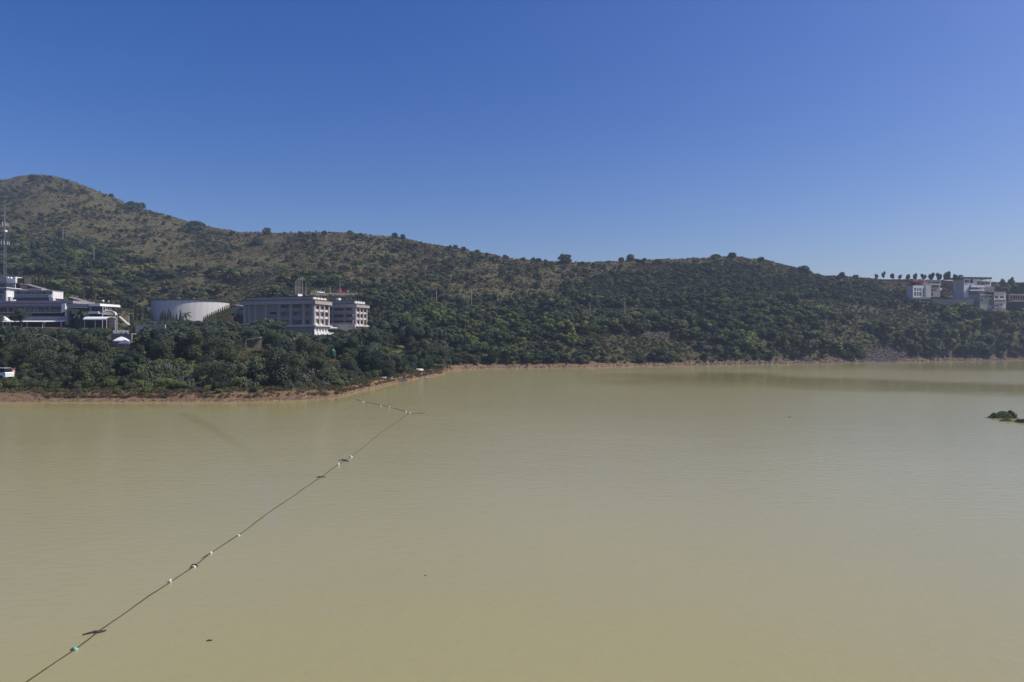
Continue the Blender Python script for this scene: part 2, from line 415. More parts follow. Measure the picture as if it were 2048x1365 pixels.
# ------------------------------------------------------------------ water
def build_water():
    us = np.concatenate([np.linspace(-3200, -50, 40), np.linspace(-40, 2100, 320), np.linspace(2130, 5200, 40)])
    ds = 1.0 / np.linspace(1 / 12.0, 1 / 1400.0, 240)
    ds = np.concatenate([[-1400, -300, -50, 2, 8], ds])
    U, D = np.meshgrid(us, ds)
    X = np.where(D >= 12, (U - CX) / F * D, (U - CX) / F * 12 * (1 + np.abs(D - 12) * 0.4))
    X = np.clip(X, -2800, 2800)
    v = np.stack([X, D, np.zeros_like(X)], -1).reshape(-1, 3)
    r, c = D.shape
    i = np.arange(r - 1)[:, None] * c + np.arange(c - 1)[None, :]
    fc = np.stack([i, i + 1, i + c + 1, i + c], -1).reshape(-1, 4)
    me = bpy.data.meshes.new('water'); me.from_pydata(v.tolist(), [], fc.tolist())
    # where the wind leaves the surface slick: along the shores and in one long tongue
    calm = np.zeros_like(X)
    sh = np.interp(U, _cx, _kd[:, 1])
    dd = np.maximum(D, 12)
    yp = CY + CAMZ * F / dd
    wob = (fbm(X / 25, dd / 14, 77) - 0.5)
    up = np.interp(U, [700, 1050, 1250, 1450, 1600, 2048, 2600], [760, 752, 743, 741, 752, 767, 778])
    lo = np.interp(U, [700, 1050, 1250, 1450, 1700, 2048, 2600], [760, 753, 778, 784, 786, 800, 815])
    calm = np.maximum(calm, np.clip((yp - up + wob * 9) / 6.0, 0, 1) * np.clip((lo - yp + wob * 22) / 20.0, 0, 1) * np.clip((U - 1050 + wob * 250) / 320, 0, 1))
    shy = CY + CAMZ * F / sh
    wid = np.interp(U, [-900, 700, 900, 1000, 1500, 1800, 2048], [14, 14, 6, 7, 10, 20, 27])
    calm = np.maximum(calm, np.clip((shy + wid - yp + wob * 8) / 8.0, 0, 1) * 0.8)
    # faint curved slick off the left bank
    cxp = np.interp(yp, [825, 860, 900, 960, 1040, 1200], [360, 430, 490, 530, 545, 480])
    calm = np.maximum(calm, 0.55 * np.exp(-((U - cxp) / (13 + 6 * wob)) ** 2) * ((yp > 825) & (yp < 1060)))
    a = me.attributes.new('calm', 'FLOAT', 'POINT'); a.data.foreach_set('value', np.ascontiguousarray(calm, dtype=np.float32).ravel())
    m, t, p = mat_new('silty_water')
    tc = N(t, 'ShaderNodeTexCoord')
    nb = N(t, 'ShaderNodeTexNoise', i_Scale=0.02, i_Detail=3.0)
    t.links.new(tc.outputs['Object'], nb.inputs['Vector'])
    cr = ramp(t, [(0.35, (0.304, 0.272, 0.118)), (0.65, (0.332, 0.296, 0.132))])
    t.links.new(nb.outputs[0], cr.inputs[0]); t.links.new(cr.outputs[0], p.inputs['Base Color'])
    p.inputs['IOR'].default_value = 1.45
    ca = N(t, 'ShaderNodeAttribute', attribute_name='calm')
    rr = N(t, 'ShaderNodeMapRange'); rr.inputs[3].default_value = 0.17; rr.inputs[4].default_value = 0.07
    t.links.new(ca.outputs['Fac'], rr.inputs[0]); t.links.new(rr.outputs[0], p.inputs['Roughness'])
    mp = N(t, 'ShaderNodeMapping'); mp.inputs['Rotation'].default_value = (0, 0, math.radians(18)); mp.inputs['Scale'].default_value = (0.45, 1.0, 1)
    t.links.new(tc.outputs['Object'], mp.inputs[0])
    w1 = N(t, 'ShaderNodeTexNoise', i_Scale=2.2, i_Detail=4.0, i_Roughness=0.6, i_Distortion=0.4)
    w2 = N(t, 'ShaderNodeTexNoise', i_Scale=0.16, i_Detail=4.0, i_Roughness=0.6)
    t.links.new(mp.outputs[0], w1.inputs['Vector']); t.links.new(mp.outputs[0], w2.inputs['Vector'])
    bs = N(t, 'ShaderNodeMapRange'); bs.inputs[3].default_value = 0.3; bs.inputs[4].default_value = 0.06
    t.links.new(ca.outputs['Fac'], bs.inputs[0])
    b1 = N(t, 'ShaderNodeBump'); b1.inputs['Distance'].default_value = 0.10
    t.links.new(bs.outputs[0], b1.inputs['Strength']); t.links.new(w1.outputs[0], b1.inputs['Height'])
    b2 = N(t, 'ShaderNodeBump'); b2.inputs['Distance'].default_value = 0.12
    t.links.new(bs.outputs[0], b2.inputs['Strength']); t.links.new(w2.outputs[0], b2.inputs['Height']); t.links.new(b1.outputs[0], b2.inputs['Normal'])
    t.links.new(b2.outputs[0], p.inputs['Normal'])
    me.materials.append(m); me.update()
    tag(link_mesh('lake_water', me), 'silty olive tan reservoir water with light ripples', kind='structure')
build_water()

# ------------------------------------------------------------------ building helpers
def wall_boxes(mb, x0, x1, z0, z1, y0, y1, holes):
    xs = sorted(set([x0, x1] + [min(max(h[i], x0), x1) for h in holes for i in (0, 1)]))
    zs = sorted(set([z0, z1] + [min(max(h[i], z0), z1) for h in holes for i in (2, 3)]))
    for a, b in zip(zs, zs[1:]):
        if b - a < 1e-4: continue
        run = None
        for c, d in zip(xs, xs[1:]):
            if d - c < 1e-4: continue
            mx, mz = (c + d) / 2, (a + b) / 2
            inside = any(h[0] < mx < h[1] and h[2] < mz < h[3] for h in holes)
            if inside:
                if run is not None: mb.box(run, c, y0, y1, a, b); run = None
            elif run is None: run = c
        if run is not None: mb.box(run, x1, y0, y1, a, b)

def put(o, org, rot):
    o.location = org; o.rotation_euler = (0, 0, rot); return o

def facade(e, org, rot, wd, z0, z1, holes, mat, frame=None, thick=0.35, name='wall'):
    """wall along local +x from org; holes (x0,x1,z0,z1,kind); kind None = bare opening, 'glass'/'teal'/'half' = window"""
    mb = MB(); wall_boxes(mb, 0, wd, z0, z1, 0, thick, holes)
    put(mb.build(name, mat, e), org, rot)
    for h in holes:
        k = h[4] if len(h) > 4 else 'glass'
        if not k: continue
        x0, x1, a, b = h[:4]; f = 0.09; yo = thick * 0.55
        fr = MB()
        fr.box(x0, x1, yo, yo + .08, a, a + f).box(x0, x1, yo, yo + .08, b - f, b)
        fr.box(x0, x0 + f, yo + .002, yo + .082, a + f, b - f).box(x1 - f, x1, yo + .002, yo + .082, a + f, b - f)
        nm = max(1, int(round((x1 - x0) / 1.5)))
        for i in range(1, nm):
            xm = x0 + (x1 - x0) * i / nm
            fr.box(xm - .035, xm + .035, yo, yo + .07, a + f, b - f)
        wi = put(fr.build('window', frame or M['dkbrown'], e), org, rot)
        for i in range(nm):
            xa = x0 + (x1 - x0) * i / nm; xb = x0 + (x1 - x0) * (i + 1) / nm
            g = M['teal'] if (k == 'teal' or (k == 'half' and i >= nm / 2)) else M['glass']
            box('pane', g, wi, xa + .03, xb - .03, yo + .03, yo + .05, a + .04, b - .04)

class B:
    """a building placed by its front-left corner: photo column px at distance d, base height zb"""
    def __init__(s, name, label, px, d, rot, zb, cat='building', group=None):
        s.px, s.d, s.rot, s.zb = px, d, math.radians(rot), zb
        s.e = empty(name, (wx(px, d), d, zb), s.rot, label, cat, group)
    def X(s, px): return (px - s.px) * s.d / F / math.cos(s.rot)
    def Z(s, py, dd=0): return wz(py, s.d + dd) - s.zb
    def box(s, name, mat, p0, p1, y0, y1, top, bot):
        return box(name, mat, s.e, s.X(p0), s.X(p1), y0, y1, s.Z(bot), s.Z(top))

FOOT = []     # (x0,x1,y0,y1) keep-clear rectangles in photo column / distance
# ------------------------------------------------------------------ columned hotel, front block
ROT = math.radians(-15)
def hotel_block(label, pxr, dr, Wd, Dp, levels, front_holes, ncol, base_z, arches, group=None):
    c, s_ = math.cos(ROT), math.sin(ROT)
    corner = Vector((wx(pxr, dr), dr, 0))
    org = corner - Vector((c, s_, 0)) * Wd
    zb = base_z
    e = empty('hotel_building', (org.x, org.y, zb), ROT, label, 'building')
    Zt, Za, Zc, Zl, Zl2 = [wz(v, dr) - zb for v in levels]   # parapet top, attic bottom, cornice bottom, ledge top, ledge bottom
    # front wall and side wall with openings
    facade(e, (0, 0, 0), 0, Wd - 0.0, Zl, Zc - .002, front_holes, M['grey'])
    # pilasters between bays
    for x in (0.0, Wd - 1.0):
        box('pilaster', M['greylight'], e, x, x + 0.9, -0.22, -0.003, Zl, Zc - .01)
    box('interior_shade', M['shade'], e, .4, Wd - 1.7, 2.6, Dp - .3, 0, Zc - .2)  # solid dark block so the openings look unlit
    for k in range(4):
        zf = Zl + (Zc - Zl) * k / 3
        box('floor_slab', M['grey'], e, .38, Wd - 1.65, .36, 2.6, zf - .25, zf - .01)
    # sunlit side: white wall behind free-standing columns
    hs = []
    st = (Zc - Zl) / 3
    for k in range(3):
        for j in range(3):
            x = 0.9 + j * (Dp - 1.2) / 3
            hs.append((x, x + (Dp - 1.2) / 3 * 0.58, Zl + st * k + 0.45, Zl + st * k + 2.15, 'half' if (j + k) % 2 else 'glass'))
    facade(e, (Wd - 1.55, 0.36, 0), math.radians(90), Dp - .4, Zl, Zc - .004, hs, M['white'])
    for k in range(3):
        box('balcony_slab', M['offwhite'], e, Wd - 1.54, Wd - .25, .8, Dp - .3, Zl + st * k - .12, Zl + st * k + .06)
        box('balcony_rail', M['offwhite'], e, Wd - .42, Wd - .30, .8, Dp - .3, Zl + st * k + .07, Zl + st * k + .75) if k else None
    for j in range(ncol):
        y = 0.35 + j * (Dp - 0.8) / (ncol - 1)
        MB().lathe([(.42, Zl), (.42, Zl + .25), (.30, Zl + .35), (.27, Zc - .4), (.40, Zc - .25), (.40, Zc - .02)], 12, Wd - .1, y).build('column', M['offwhite'], e)
    # back, left
    box('back_wall', M['grey'], e, 0, Wd, Dp - .28, Dp, 0, Zc - .02)
    box('end_wall', M['grey'], e, .0, .36, .36, Dp - .29, 0, Zc - .02)
    # cornice and attic
    o = .75
    box('cornice', M['greylight'], e, -o - .6, Wd + o, -o, Dp + o, Zc, Za)
    box('cornice_cap', M['dkbrown'], e, -o - .8, Wd + o + .2, -o - .2, Dp + o + .2, Za + .003, Za + .22)
    at_ = .9
    mb = MB(); wall_boxes(mb, at_, Wd - at_, Za + .223, Zt, .3, .6, []); mb.build('attic', M['greylight'], e)
    lx = []
    nn = 4
    for j in range(nn):
        y = 1.0 + j * (Dp - 1.6) / nn
        box('attic_panel', M['white'], e, Wd - at_ + .003, Wd - at_ + .12, y, y + (Dp - 1.6) / nn * .72, Za + .35, Zt - .25)
    box('attic_side', M['greylight'], e, Wd - at_ - .3, Wd - at_, .603, Dp - .3, Za + .223, Zt)
    box('attic_back', M['greylight'], e, at_, Wd - at_ - .303, Dp - .6, Dp - .3, Za + .223, Zt - .003)
    box('attic_end', M['greylight'], e, at_, at_ + .3, .603, Dp - .603, Za + .223, Zt - .003)
    box('parapet_cap', M['dkbrown'], e, at_ - .35, Wd - at_ + .35, -.05, Dp + .05, Zt + .003, Zt + .16)
    box('roof', M['concrete'], e, at_ + .4, Wd - at_ - .4, .7, Dp - .7, Zt - .9, Zt - .7)
    # ledge and base
    box('ledge', M['offwhite'], e, -.5, Wd + .9, -.6, Dp + .7, Zl2, Zl - .003)
    if arches:
        hb = []
        facade(e, (0, 0, 0), 0, Wd, 0, Zl2 - .003, hb, M['grey'], name='base_wall')
        mb = MB(); L = Dp + 6; zt = Zl2 - .003
        r = .55; n = 10; xs = [1.9 + 2.1 * k for k in range(5)]; zspr = zt - 1.35
        # arcaded wall: strips with round-headed openings
        cuts = sorted([0.0, L] + [x - r for x in xs] + [x + r for x in xs])
        for a, b in zip(cuts, cuts[1:]):
            mid = (a + b) / 2
            if any(abs(mid - x) < r for x in xs):
                x = [q for q in xs if abs(mid - q) < r][0]
                for i in range(n):
                    t0, t1 = math.pi * i / n, math.pi * (i + 1) / n
                    xa, za = x - r * math.cos(t0), zspr + r * math.sin(t0)
                    xb, zb_ = x - r * math.cos(t1), zspr + r * math.sin(t1)
                    mb.hexa([(xa, 0, za), (xb, 0, zb_), (xb, .4, zb_), (xa, .4, za), (xa, 0, zt), (xb, 0, zt), (xb, .4, zt), (xa, .4, zt)])
            else: mb.box(a, b, 0, .4, 0, zt)
            if any(abs(mid - x) < r for x in xs): mb.box(a, b, .05, .35, 0, zspr - .45)
        put(mb.build('arcade_wall', M['white'], e), (Wd + .002, .002, 0), math.radians(90))
        box('arcade_shade', M['shade'], e, Wd - 1.6, Wd - 1.2, .5, Dp + 5, 0, Zl2 - .02)  # dark slab painted as the shadow behind the arches
    else:
        box('base_wall', M['offwhite'], e, .002, Wd - .002, .002, Dp, 0, Zl2 - .003)
    return e

def Zr(dr, zb): return lambda y: wz(y, dr) - zb
z = Zr(258, 8.5)
fh = []
for (a, b, kinds) in ((16.5, 20.0, ('glass', 'half', 'glass')), (21.7, 25.4, ('glass', 'half', 'glass')), (27.1, 28.9, ('glass', 'teal', 'glass'))):
    for (t, bo), k in zip(((609, 615.5), (623.4, 631.3), (640, 648)), kinds):
        fh.append((a, b, z(bo), z(t), k))
for (t, bo) in ((623.4, 632), (638.5, 648)):
    fh.append((11.7, 14.6, z(bo), z(t), None))
hb1 = hotel_block('long grey hotel block with sunlit columned end above the wooded point', 629, 258, 31, 11, (593, 600.3, 608.3, 650.5, 653.3), fh, 4, 8.5, True)
for x in (2.2, 5.0, 9.6, 15.2, 20.45, 26.0):
    box('pilaster', M['greylight'], hb1, x, x + .75, -.16, -.003, z(650.5), z(608.3) - .01)
for (t, bo) in ((626, 632), (641, 648)):
    box('planter', M['grey'], hb1, 11.75, 14.55, .05, .3, z(bo) + .004, z(bo) + .75)
box('roof_hut', M['grey'], hb1, 18, 20.6, 5, 8, z(593) - .5, z(585.5)); box('roof_hut_face', M['white'], hb1, 20.603, 20.8, 5, 8, z(593), z(585.5))
z2 = Zr(292, 9.0)
fh2 = []
for (a, b) in ((0.3, 3.6), (4.6, 9.4), (10.3, 14.3)):
    for (t, bo) in ((615.3, 621), (628.8, 634.5), (641.3, 648)):
        fh2.append((a, b, z2(bo), z2(t), None))
hb2 = hotel_block('smaller recessed hotel block with open balconies behind the long grey block', 712, 292, 15.3, 10.5, (601, 608.5, 615, 650.5, 653.5), fh2, 4, 9.0, False)
for h in fh2:
    rr = MB(); rr.box(h[0], h[1], .10, .16, h[2] + .78, h[2] + .84)
    nb = int((h[1] - h[0]) / .35)
    for i in range(nb + 1):
        xx = h[0] + .04 + (h[1] - h[0] - .08) * i / nb; rr.box(xx - .02, xx + .02, .11, .15, h[2] + .003, h[2] + .78)
    rr.build('balcony_rail', M['metal'], hb2)
box('roof_hut', M['white'], hb2, 3.4, 4.8, 4, 6, z2(601) - .5, z2(594.5))
terr = B('hotel_terrace', 'pale balustraded terrace joining the two hotel blocks', 659, 276, -15, 9.0, 'terrace')
terr.box('terrace_deck', M['offwhite'], 659, 713, 0, 14, 650.5, 653.5)
terr.box('terrace_wall', M['offwhite'], 659, 713, .2, .6, 653.6, 680)
for k in range(24):
    x = terr.X(659) + .3 + k * .47; box('baluster', M['offwhite'], terr.e, x - .06, x + .06, .1, .22, terr.Z(650.5), terr.Z(650.5) + .7)
box('balustrade_rail', M['offwhite'], terr.e, 0.1, terr.X(713), .06, .26, terr.Z(650.5) + .703, terr.Z(650.5) + .83)
FOOT += [(484, 668, 246, 292), (655, 745, 268, 312)]
# annex with sloping roof left of the hotel
an = B('hotel_annex', 'pale grey annex with a sloping roof between the tank and the hotel', 468, 284, -15, 12.0)
facade(an.e, (0, 0, 0), 0, 5.6, 0, an.Z(614), [(2.6, 4.4, an.Z(621), an.Z(617.5), None), (.6, 1.8, an.Z(640), an.Z(634), 'glass')], M['greylight'])
box('interior_shade', M['shade'], an.e, .2, 5.4, .7, 9, 0, an.Z(615))
MB().hexa([(-.4, -.5, an.Z(611)), (6.0, -.5, an.Z(616)), (6.0, 9.5, an.Z(616)), (-.4, 9.5, an.Z(611)),
           (-.4, -.5, an.Z(609.5)), (6.0, -.5, an.Z(614.5)), (6.0, 9.5, an.Z(614.5)), (-.4, 9.5, an.Z(609.5))]).build('roof', M['grey'], an.e)
box('side_wall', M['greylight'], an.e, 5.25, 5.6, .36, 9.2, 0, an.Z(616.5))
box('end_wall', M['greylight'], an.e, 0, .35, .36, 9.2, 0, an.Z(614))
FOOT += [(462, 500, 276, 300)]

# ------------------------------------------------------------------ round water tank
TD = 335.0
te = empty('water_tank', (wx(383, TD), TD, 15.5), 0, 'big round pale concrete water tank with a dark brown rim', 'tank')
TR = 17.6; zt = wz(600, TD - TR) - 15.5
NP = 40
pm = MB(); dth = 2 * math.pi / NP; seg = 10; g = .0005
for i in range(seg):
    a = -dth / 2 + g + (dth - 2 * g) * i / seg; b = -dth / 2 + g + (dth - 2 * g) * (i + 1) / seg
    P = lambda r, t, z_: (r * math.cos(t), r * math.sin(t), z_)
    pm.hexa([P(TR, a, 0), P(TR, b, 0), P(TR - .25, b, 0), P(TR - .25, a, 0), P(TR, a, zt), P(TR, b, zt), P(TR - .25, b, zt), P(TR - .25, a, zt)])
pmesh = pm.mesh('wall_panel', M['tank'])
for k in range(NP):
    o = link_mesh('wall_panel', pmesh, te); o.rotation_euler = (0, 0, dth * k)
MB().lathe([(TR - .3, 0), (TR - .27, zt - .01)], 80).build('tank_core', M['grey'], te)
MB().lathe([(TR + .55, zt + .02), (TR + .6, zt + .42), (TR + .35, zt + .5), (2.0, zt + 1.3)], 80).build('roof_rim', M['dkbrown'], te)
for (x, y) in ((2.5, -3), (-4, -4)):
    MB().lathe([(.45, zt + .9), (.45, zt + 1.6), (.6, zt + 1.7), (.1, zt + 1.95)], 10, x, y).build('roof_vent', M['metal'], te)
FOOT += [(326, 440, 314, 356), (312, 454, 322, 352)]

# ------------------------------------------------------------------ white terraced buildings at the left edge
# main long building
m1 = B('terrace_building', 'long low building with lilac shaded roof deck, mauve fascia and balcony windows', -60, 226, -4, 11.0)
e = m1.e; X = m1.X; Z = m1.Z
hl = [(X(a), X(b), Z(624.5), Z(615.8), k) for a, b, k in ((58, 67, 'glass'), (69, 73, 'half'), (76, 82, 'teal'), (84, 97, 'glass'), (99, 106, 'half'), (109, 132, 'glass'), (3, 18, 'glass'), (21, 32, 'glass'), (35, 54, 'half'), (-40, -2, 'half'))]
facade(e, (0, 0, 0), 0, X(136), Z(627.5), Z(613.2), hl, M['lav_shade'])
facade(e, (0, -.01, 0), 0, X(34), Z(642), Z(630), [(X(3), X(18), Z(640), Z(632), 'glass'), (X(21), X(31), Z(640), Z(632), None)], M['lav_shade'], name='lower_wall')
m1.box('roof_deck', M['lav_shade'], -60, 154, .4, 11, 602.5, 607.6)
m1.box('fascia', M['mauve'], -62, 136, -.9, 10, 609.2, 613)
m1.box('deck_edge', M['dkbrown'], -60, 153, -.2, 10, 607.7, 609.1)
m1.box('balcony_slab', M['lav_shade'], -60, 137, -1.3, -.01, 625, 627)
rl = MB(); rl.box(X(36), X(136), -1.25, -1.18, Z(620.4), Z(619.9))
for k in range(60):
    xx = X(36) + (X(136) - X(36)) * k / 59; rl.box(xx - .025, xx + .025, -1.24, -1.19, Z(625), Z(620.4))
rl.build('balcony_rail', M['metal'], e)
m1.box('recess', M['shade'], -60, 146, 1.0, 9, 627.6, 660)  # solid dark block paints in the shade below the balcony
m1.box('lower_band', M['lav_shade'], 34.2, 148, -.6, .9, 633.8, 641.6)
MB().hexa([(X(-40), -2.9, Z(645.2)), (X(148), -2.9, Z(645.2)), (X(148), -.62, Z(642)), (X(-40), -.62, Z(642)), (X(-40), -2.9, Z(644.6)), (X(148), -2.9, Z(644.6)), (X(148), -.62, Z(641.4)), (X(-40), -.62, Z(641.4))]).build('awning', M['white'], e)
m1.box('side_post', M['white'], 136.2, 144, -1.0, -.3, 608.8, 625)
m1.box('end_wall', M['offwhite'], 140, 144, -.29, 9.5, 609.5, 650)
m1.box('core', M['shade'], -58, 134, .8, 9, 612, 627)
for p in (20, 34, 70, 105, 140):
    m1.box('support_post', M['offwhite'], p, p + 1.4, -2.2, -1.9, 645.1, 668)
for p in (64, 83, 108):
    m1.box('pilaster', M['lav_shade'], p, p + 1.6, -.12, -.004, 613.2, 627)
# rooftop pavilion with a band of green glass
m2 = B('glass_pavilion', 'white pavilion with a long green glass front above the roof deck', 28, 243, -4, 17.0)
e = m2.e; X = m2.X; Z = m2.Z
cells = [31, 41.5, 47.5, 56.5, 63, 71.5, 77, 86.5, 95, 101]
hs = [(X(a) + .08, X(b) - .08, Z(589.4), Z(583.6), 'teal' if i not in (3, 5, 7) else 'glass') for i, (a, b) in enumerate(zip(cells, cells[1:]))]
facade(e, (0, 0, 0), 0, X(108), Z(596), Z(582.6), hs + [(X(101.5), X(107.6), Z(590), Z(583.6), 'teal')], M['lav_shade'], frame=M['offwhite'])
m2.box('roof_slab', M['lav_shade'], 26, 109, -.5, 5.6, 581.5, 582.55)
m2.box('sunlit_end_wall', M['white'], 106.2, 108.15, .36, 5.4, 582.7, 597)
m2.box('corner_panel', M['white'], 101, 108.1, -.14, -.004, 590.2, 596)
m2.box('back_wall', M['lav_shade'], 29, 106, 5.0, 5.4, 583, 598)
m2.box('core', M['shade'], 30, 105.8, 2.2, 4.9, 583, 598)
m2.box('floor_slab', M['dkbrown'], 27, 108, -.3, 5.5, 596.1, 599.5)
m2.box('plinth', M['mauve'], 30, 107, .5, 5.4, 599.6, 640)
m2.box('roof_box', M['lav_shade'], 47, 76, 2.2, 4.4, 576.5, 581.4)
m2.box('stair_hut', M['offwhite'], 117, 125, -3.5, -2.2, 598.5, 603.3)
rl = MB(); rl.box(X(30), X(101), -.1, -.05, Z(589.9), Z(589.5)); rl.build('hand_rail', M['offwhite'], e)
# white end-walled villa at the frame edge
m3 = B('villa', 'tall white villa with dark glazed front at the left frame edge', -70, 250, -4, 18.0, 'house')
e = m3.e; X = m3.X; Z = m3.Z
facade(e, (0, 0, 0), 0, X(16), Z(604), Z(577), [(X(-60), X(-3), Z(588), Z(579), 'glass'), (X(0), X(13), Z(588), Z(579.6), 'half'), (X(-60), X(-3), Z(600), Z(590), 'teal'), (X(0), X(8), Z(600), Z(590.5), 'teal')], M['lav_shade'])
m3.box('sunlit_end_wall', M['white'], 14, 16.1, .36, 5.2, 577.5, 606)
m3.box('roof_slab', M['white'], -72, 20, -.6, 6.5, 575.6, 577)
m3.box('core', M['shade'], -68, 13.5, 1.2, 6, 578, 604)
m3.box('plinth', M['stone'], -70, 16, .1, 6, 604.2, 640)
m3.box('side_stair', M['offwhite'], 16.3, 22, .8, 3, 594, 606)
# upper lodge with white fins
m4 = B('fin_lodge', 'grey roofed lodge with white slanting fins above the villa', -60, 266, -4, 24.0, 'house')
e = m4.e; X = m4.X; Z = m4.Z
m4.box('roof', M['lav_shade'], -60, 17.5, -.4, 8, 554, 566)
facade(e, (0, .2, 0), 0, X(30), Z(577), Z(566.2), [(X(-50), X(-8), Z(575), Z(568), None), (X(0), X(14), Z(575), Z(568), 'glass')], M['mauve'])
m4.box('core', M['shade'], -58, 29, 1, 7.5, 567, 577)
for p in (19, 25):
    MB().hexa([(X(p), -.4, Z(566.3)), (X(p + 6), -.4, Z(568)), (X(p + 6), 4, Z(568)), (X(p), 4, Z(566.3)),
               (X(p - 1), -.4, Z(554.6)), (X(p + 2.2), -.4, Z(555)), (X(p + 2.2), 4, Z(555)), (X(p - 1), 4, Z(554.6))]).build('roof_fin', M['white'], e)
m4.box('white_block', M['white'], 31, 38, -.5, 3, 555, 567)
m4.box('dark_block', M['dkbrown'], 38.2, 53, .3, 4, 557, 567)
for p in (32, 35.4): m4.box('leg_post', M['offwhite'], p, p + 1, -.3, 0, 567.1, 577)
m4.box('plinth', M['stone'], -60, 30, .6, 7.5, 577.2, 612)
# right wing: glazed room under a white slab roof
m5 = B('glazed_wing', 'glazed wing under a thin white slab roof beside the long low building', 144, 222, -4, 11.0)
e = m5.e; X = m5.X; Z = m5.Z
facade(e, (0, 0, 0), 0, X(208), Z(628.6), Z(613.2), [(X(146), X(181), Z(624), Z(616), 'glass'), (X(184.5), X(207.5), Z(623.6), Z(613.5), 'glass')], M['lav_shade'])
put(MB().build('spacer', M['lav_shade']), (0, 0, 0), 0) if False else None
facade(e, (X(208) - .35, .36, 0), math.radians(90), 5.0, Z(628.6), Z(613.2), [(.5, 1.4, Z(623), Z(614.5), 'glass'), (2.0, 2.5, Z(623), Z(614.5), 'glass'), (3.0, 3.5, Z(623), Z(614.5), 'glass')], M['offwhite'])
m5.box('roof_slab_wing', M['lav_shade'], 136, 184, -1.0, 7, 608.8, 612.4)
MB().hexa([(X(184) + .01, -1.2, Z(613)), (X(208), -1.2, Z(613)), (X(214), 7.5, Z(613)), (X(184) + .01, 7.5, Z(613)),
           (X(184) + .01, -1.2, Z(608.4)), (X(207.5), -1.2, Z(608.4)), (X(213.5), 7.5, Z(608.4)), (X(184) + .01, 7.5, Z(608.4))]).build('roof_slab', M['white'], e)
m5.box('soffit_strip', M['white'], 140, 180, -1.4, -1.02, 614.6, 615.8)  # plain white strip below the roof slab edge
m5.box('parapet', M['white'], 184.3, 206, -1.5, -1.1, 624, 628.4)
m5.box('parapet_floor', M['lav_shade'], 184.3, 206, -1.09, -.01, 627, 628.5)
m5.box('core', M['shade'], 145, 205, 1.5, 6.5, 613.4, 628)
m5.box('lower_shade_block', M['shade'], 146, 207, .8, 6.5, 628.8, 655)  # dark block paints in the shade below the wing floor
FOOT += [(-120, 30, 214, 276), (20, 160, 214, 252), (130, 240, 208, 232)]
# satellite dishes on that roof
for (px, py, r, lab) in ((207, 602.5, .34, 'larger satellite dish on the glazed wing roof'), (217.6, 603.5, .24, 'small satellite dish nearest the tank on the glazed wing')):
    q = at(px, py, 226); zr = at(px, 608.4, 226).z
    d_ = empty('satellite_dish', (q.x, q.y, zr), 0, lab, 'satellite dish', 'dishes on the wing roof')
    MB().tube([(0, 0, 0), (0, 0, q.z - zr)], .05, 6).build('mast', M['metal'], d_)
    o = MB().lathe([(.02, 0), (r * .5, .05), (r * .85, .18), (r, .28), (r * .97, .3), (r * .5, .09), (.03, .04)], 14).build('dish', M['whitep'], d_)
    o.location = (0, -.05, q.z - zr); o.rotation_euler = (math.radians(60), 0, math.radians(40))

def canopy(name, label, px0, px1, ytop, ybot, d, depth, rise, posts, rot=-4, mat='white', nseg=10, zg=None):
    b = B(name, label, px0, d, rot, 12.0, 'canopy')
    L = b.X(px1); zt_ = b.Z(ytop); zb_ = b.Z(ybot)
    mb = MB(); th = .12
    for i in range(nseg):        # arch across the depth
        a0, a1 = math.pi * i / nseg, math.pi * (i + 1) / nseg
        y0, z0 = depth / 2 * (1 - math.cos(a0)), rise * math.sin(a0); y1, z1 = depth / 2 * (1 - math.cos(a1)), rise * math.sin(a1)
        base = zt_ - rise
        mb.hexa([(0, y0, base + z0), (L, y0, base + z0), (L, y1, base + z1), (0, y1, base + z1),
                 (0, y0, base + z0 + th), (L, y0, base + z0 + th), (L, y1, base + z1 + th), (0, y1, base + z1 + th)])
    mb.build('canopy_roof', M[mat], b.e)
    box('valance', M[mat], b.e, 0, L, -.05, -.003, zt_ - rise - .12, zt_ - rise + .1)
    for (p, yy) in posts:
        xp = b.X(p); box('post', M['offwhite'], b.e, xp - .07, xp + .07, yy, yy + .14, -1, zt_ - rise - .003)
    return b
canopy('entrance_canopy', 'long white flat canopy on posts in front of the glazed wing', 166, 215, 634.2, 639.6, 212, 5, .85, [(168, .2), (190, .2), (214, .2), (214, 4.6)])
# barrel canopy: arch faces the lake, vault runs back
bc = B('barrel_canopy', 'white barrel vaulted canopy at the end of the glazed wing', 204, 217, 25, 12.0, 'canopy')
R_ = 1.85; mb = MB(); n = 12; Lb = 6.5; zc = bc.Z(629.5); rise = 1.35
for i in range(n):
    a0, a1 = math.pi * i / n, math.pi * (i + 1) / n
    x0, z0, x1, z1 = R_ - R_ * math.cos(a0), zc + rise * math.sin(a0), R_ - R_ * math.cos(a1), zc + rise * math.sin(a1)
    mb.hexa([(x0, 0, z0), (x1, 0, z1), (x1, Lb, z1), (x0, Lb, z0), (x0, 0, z0 + .12), (x1, 0, z1 + .12), (x1, Lb, z1 + .12), (x0, Lb, z0 + .12)])
mb.build('canopy_roof', M['white'], bc.e)
for (x, y) in ((0.05, .1), (2 * R_ - .15, .1), (2 * R_ - .15, Lb - .3), (.05, Lb - .3)):
    box('post', M['offwhite'], bc.e, x, x + .15, y, y + .15, -1, zc)
mb = MB(); mb.v = [(0, .2, zc)] ; mb.v = []
arc = [(R_ - R_ * math.cos(math.pi * i / n), zc + rise * math.sin(math.pi * i / n)) for i in range(n + 1)]
for (a, b_) in zip(arc, arc[1:]):
    mb.hexa([(a[0], .25, zc), (b_[0], .25, zc), (b_[0], .3, zc), (a[0], .3, zc), (a[0], .25, a[1]), (b_[0], .25, b_[1]), (b_[0], .3, b_[1]), (a[0], .3, a[1])])
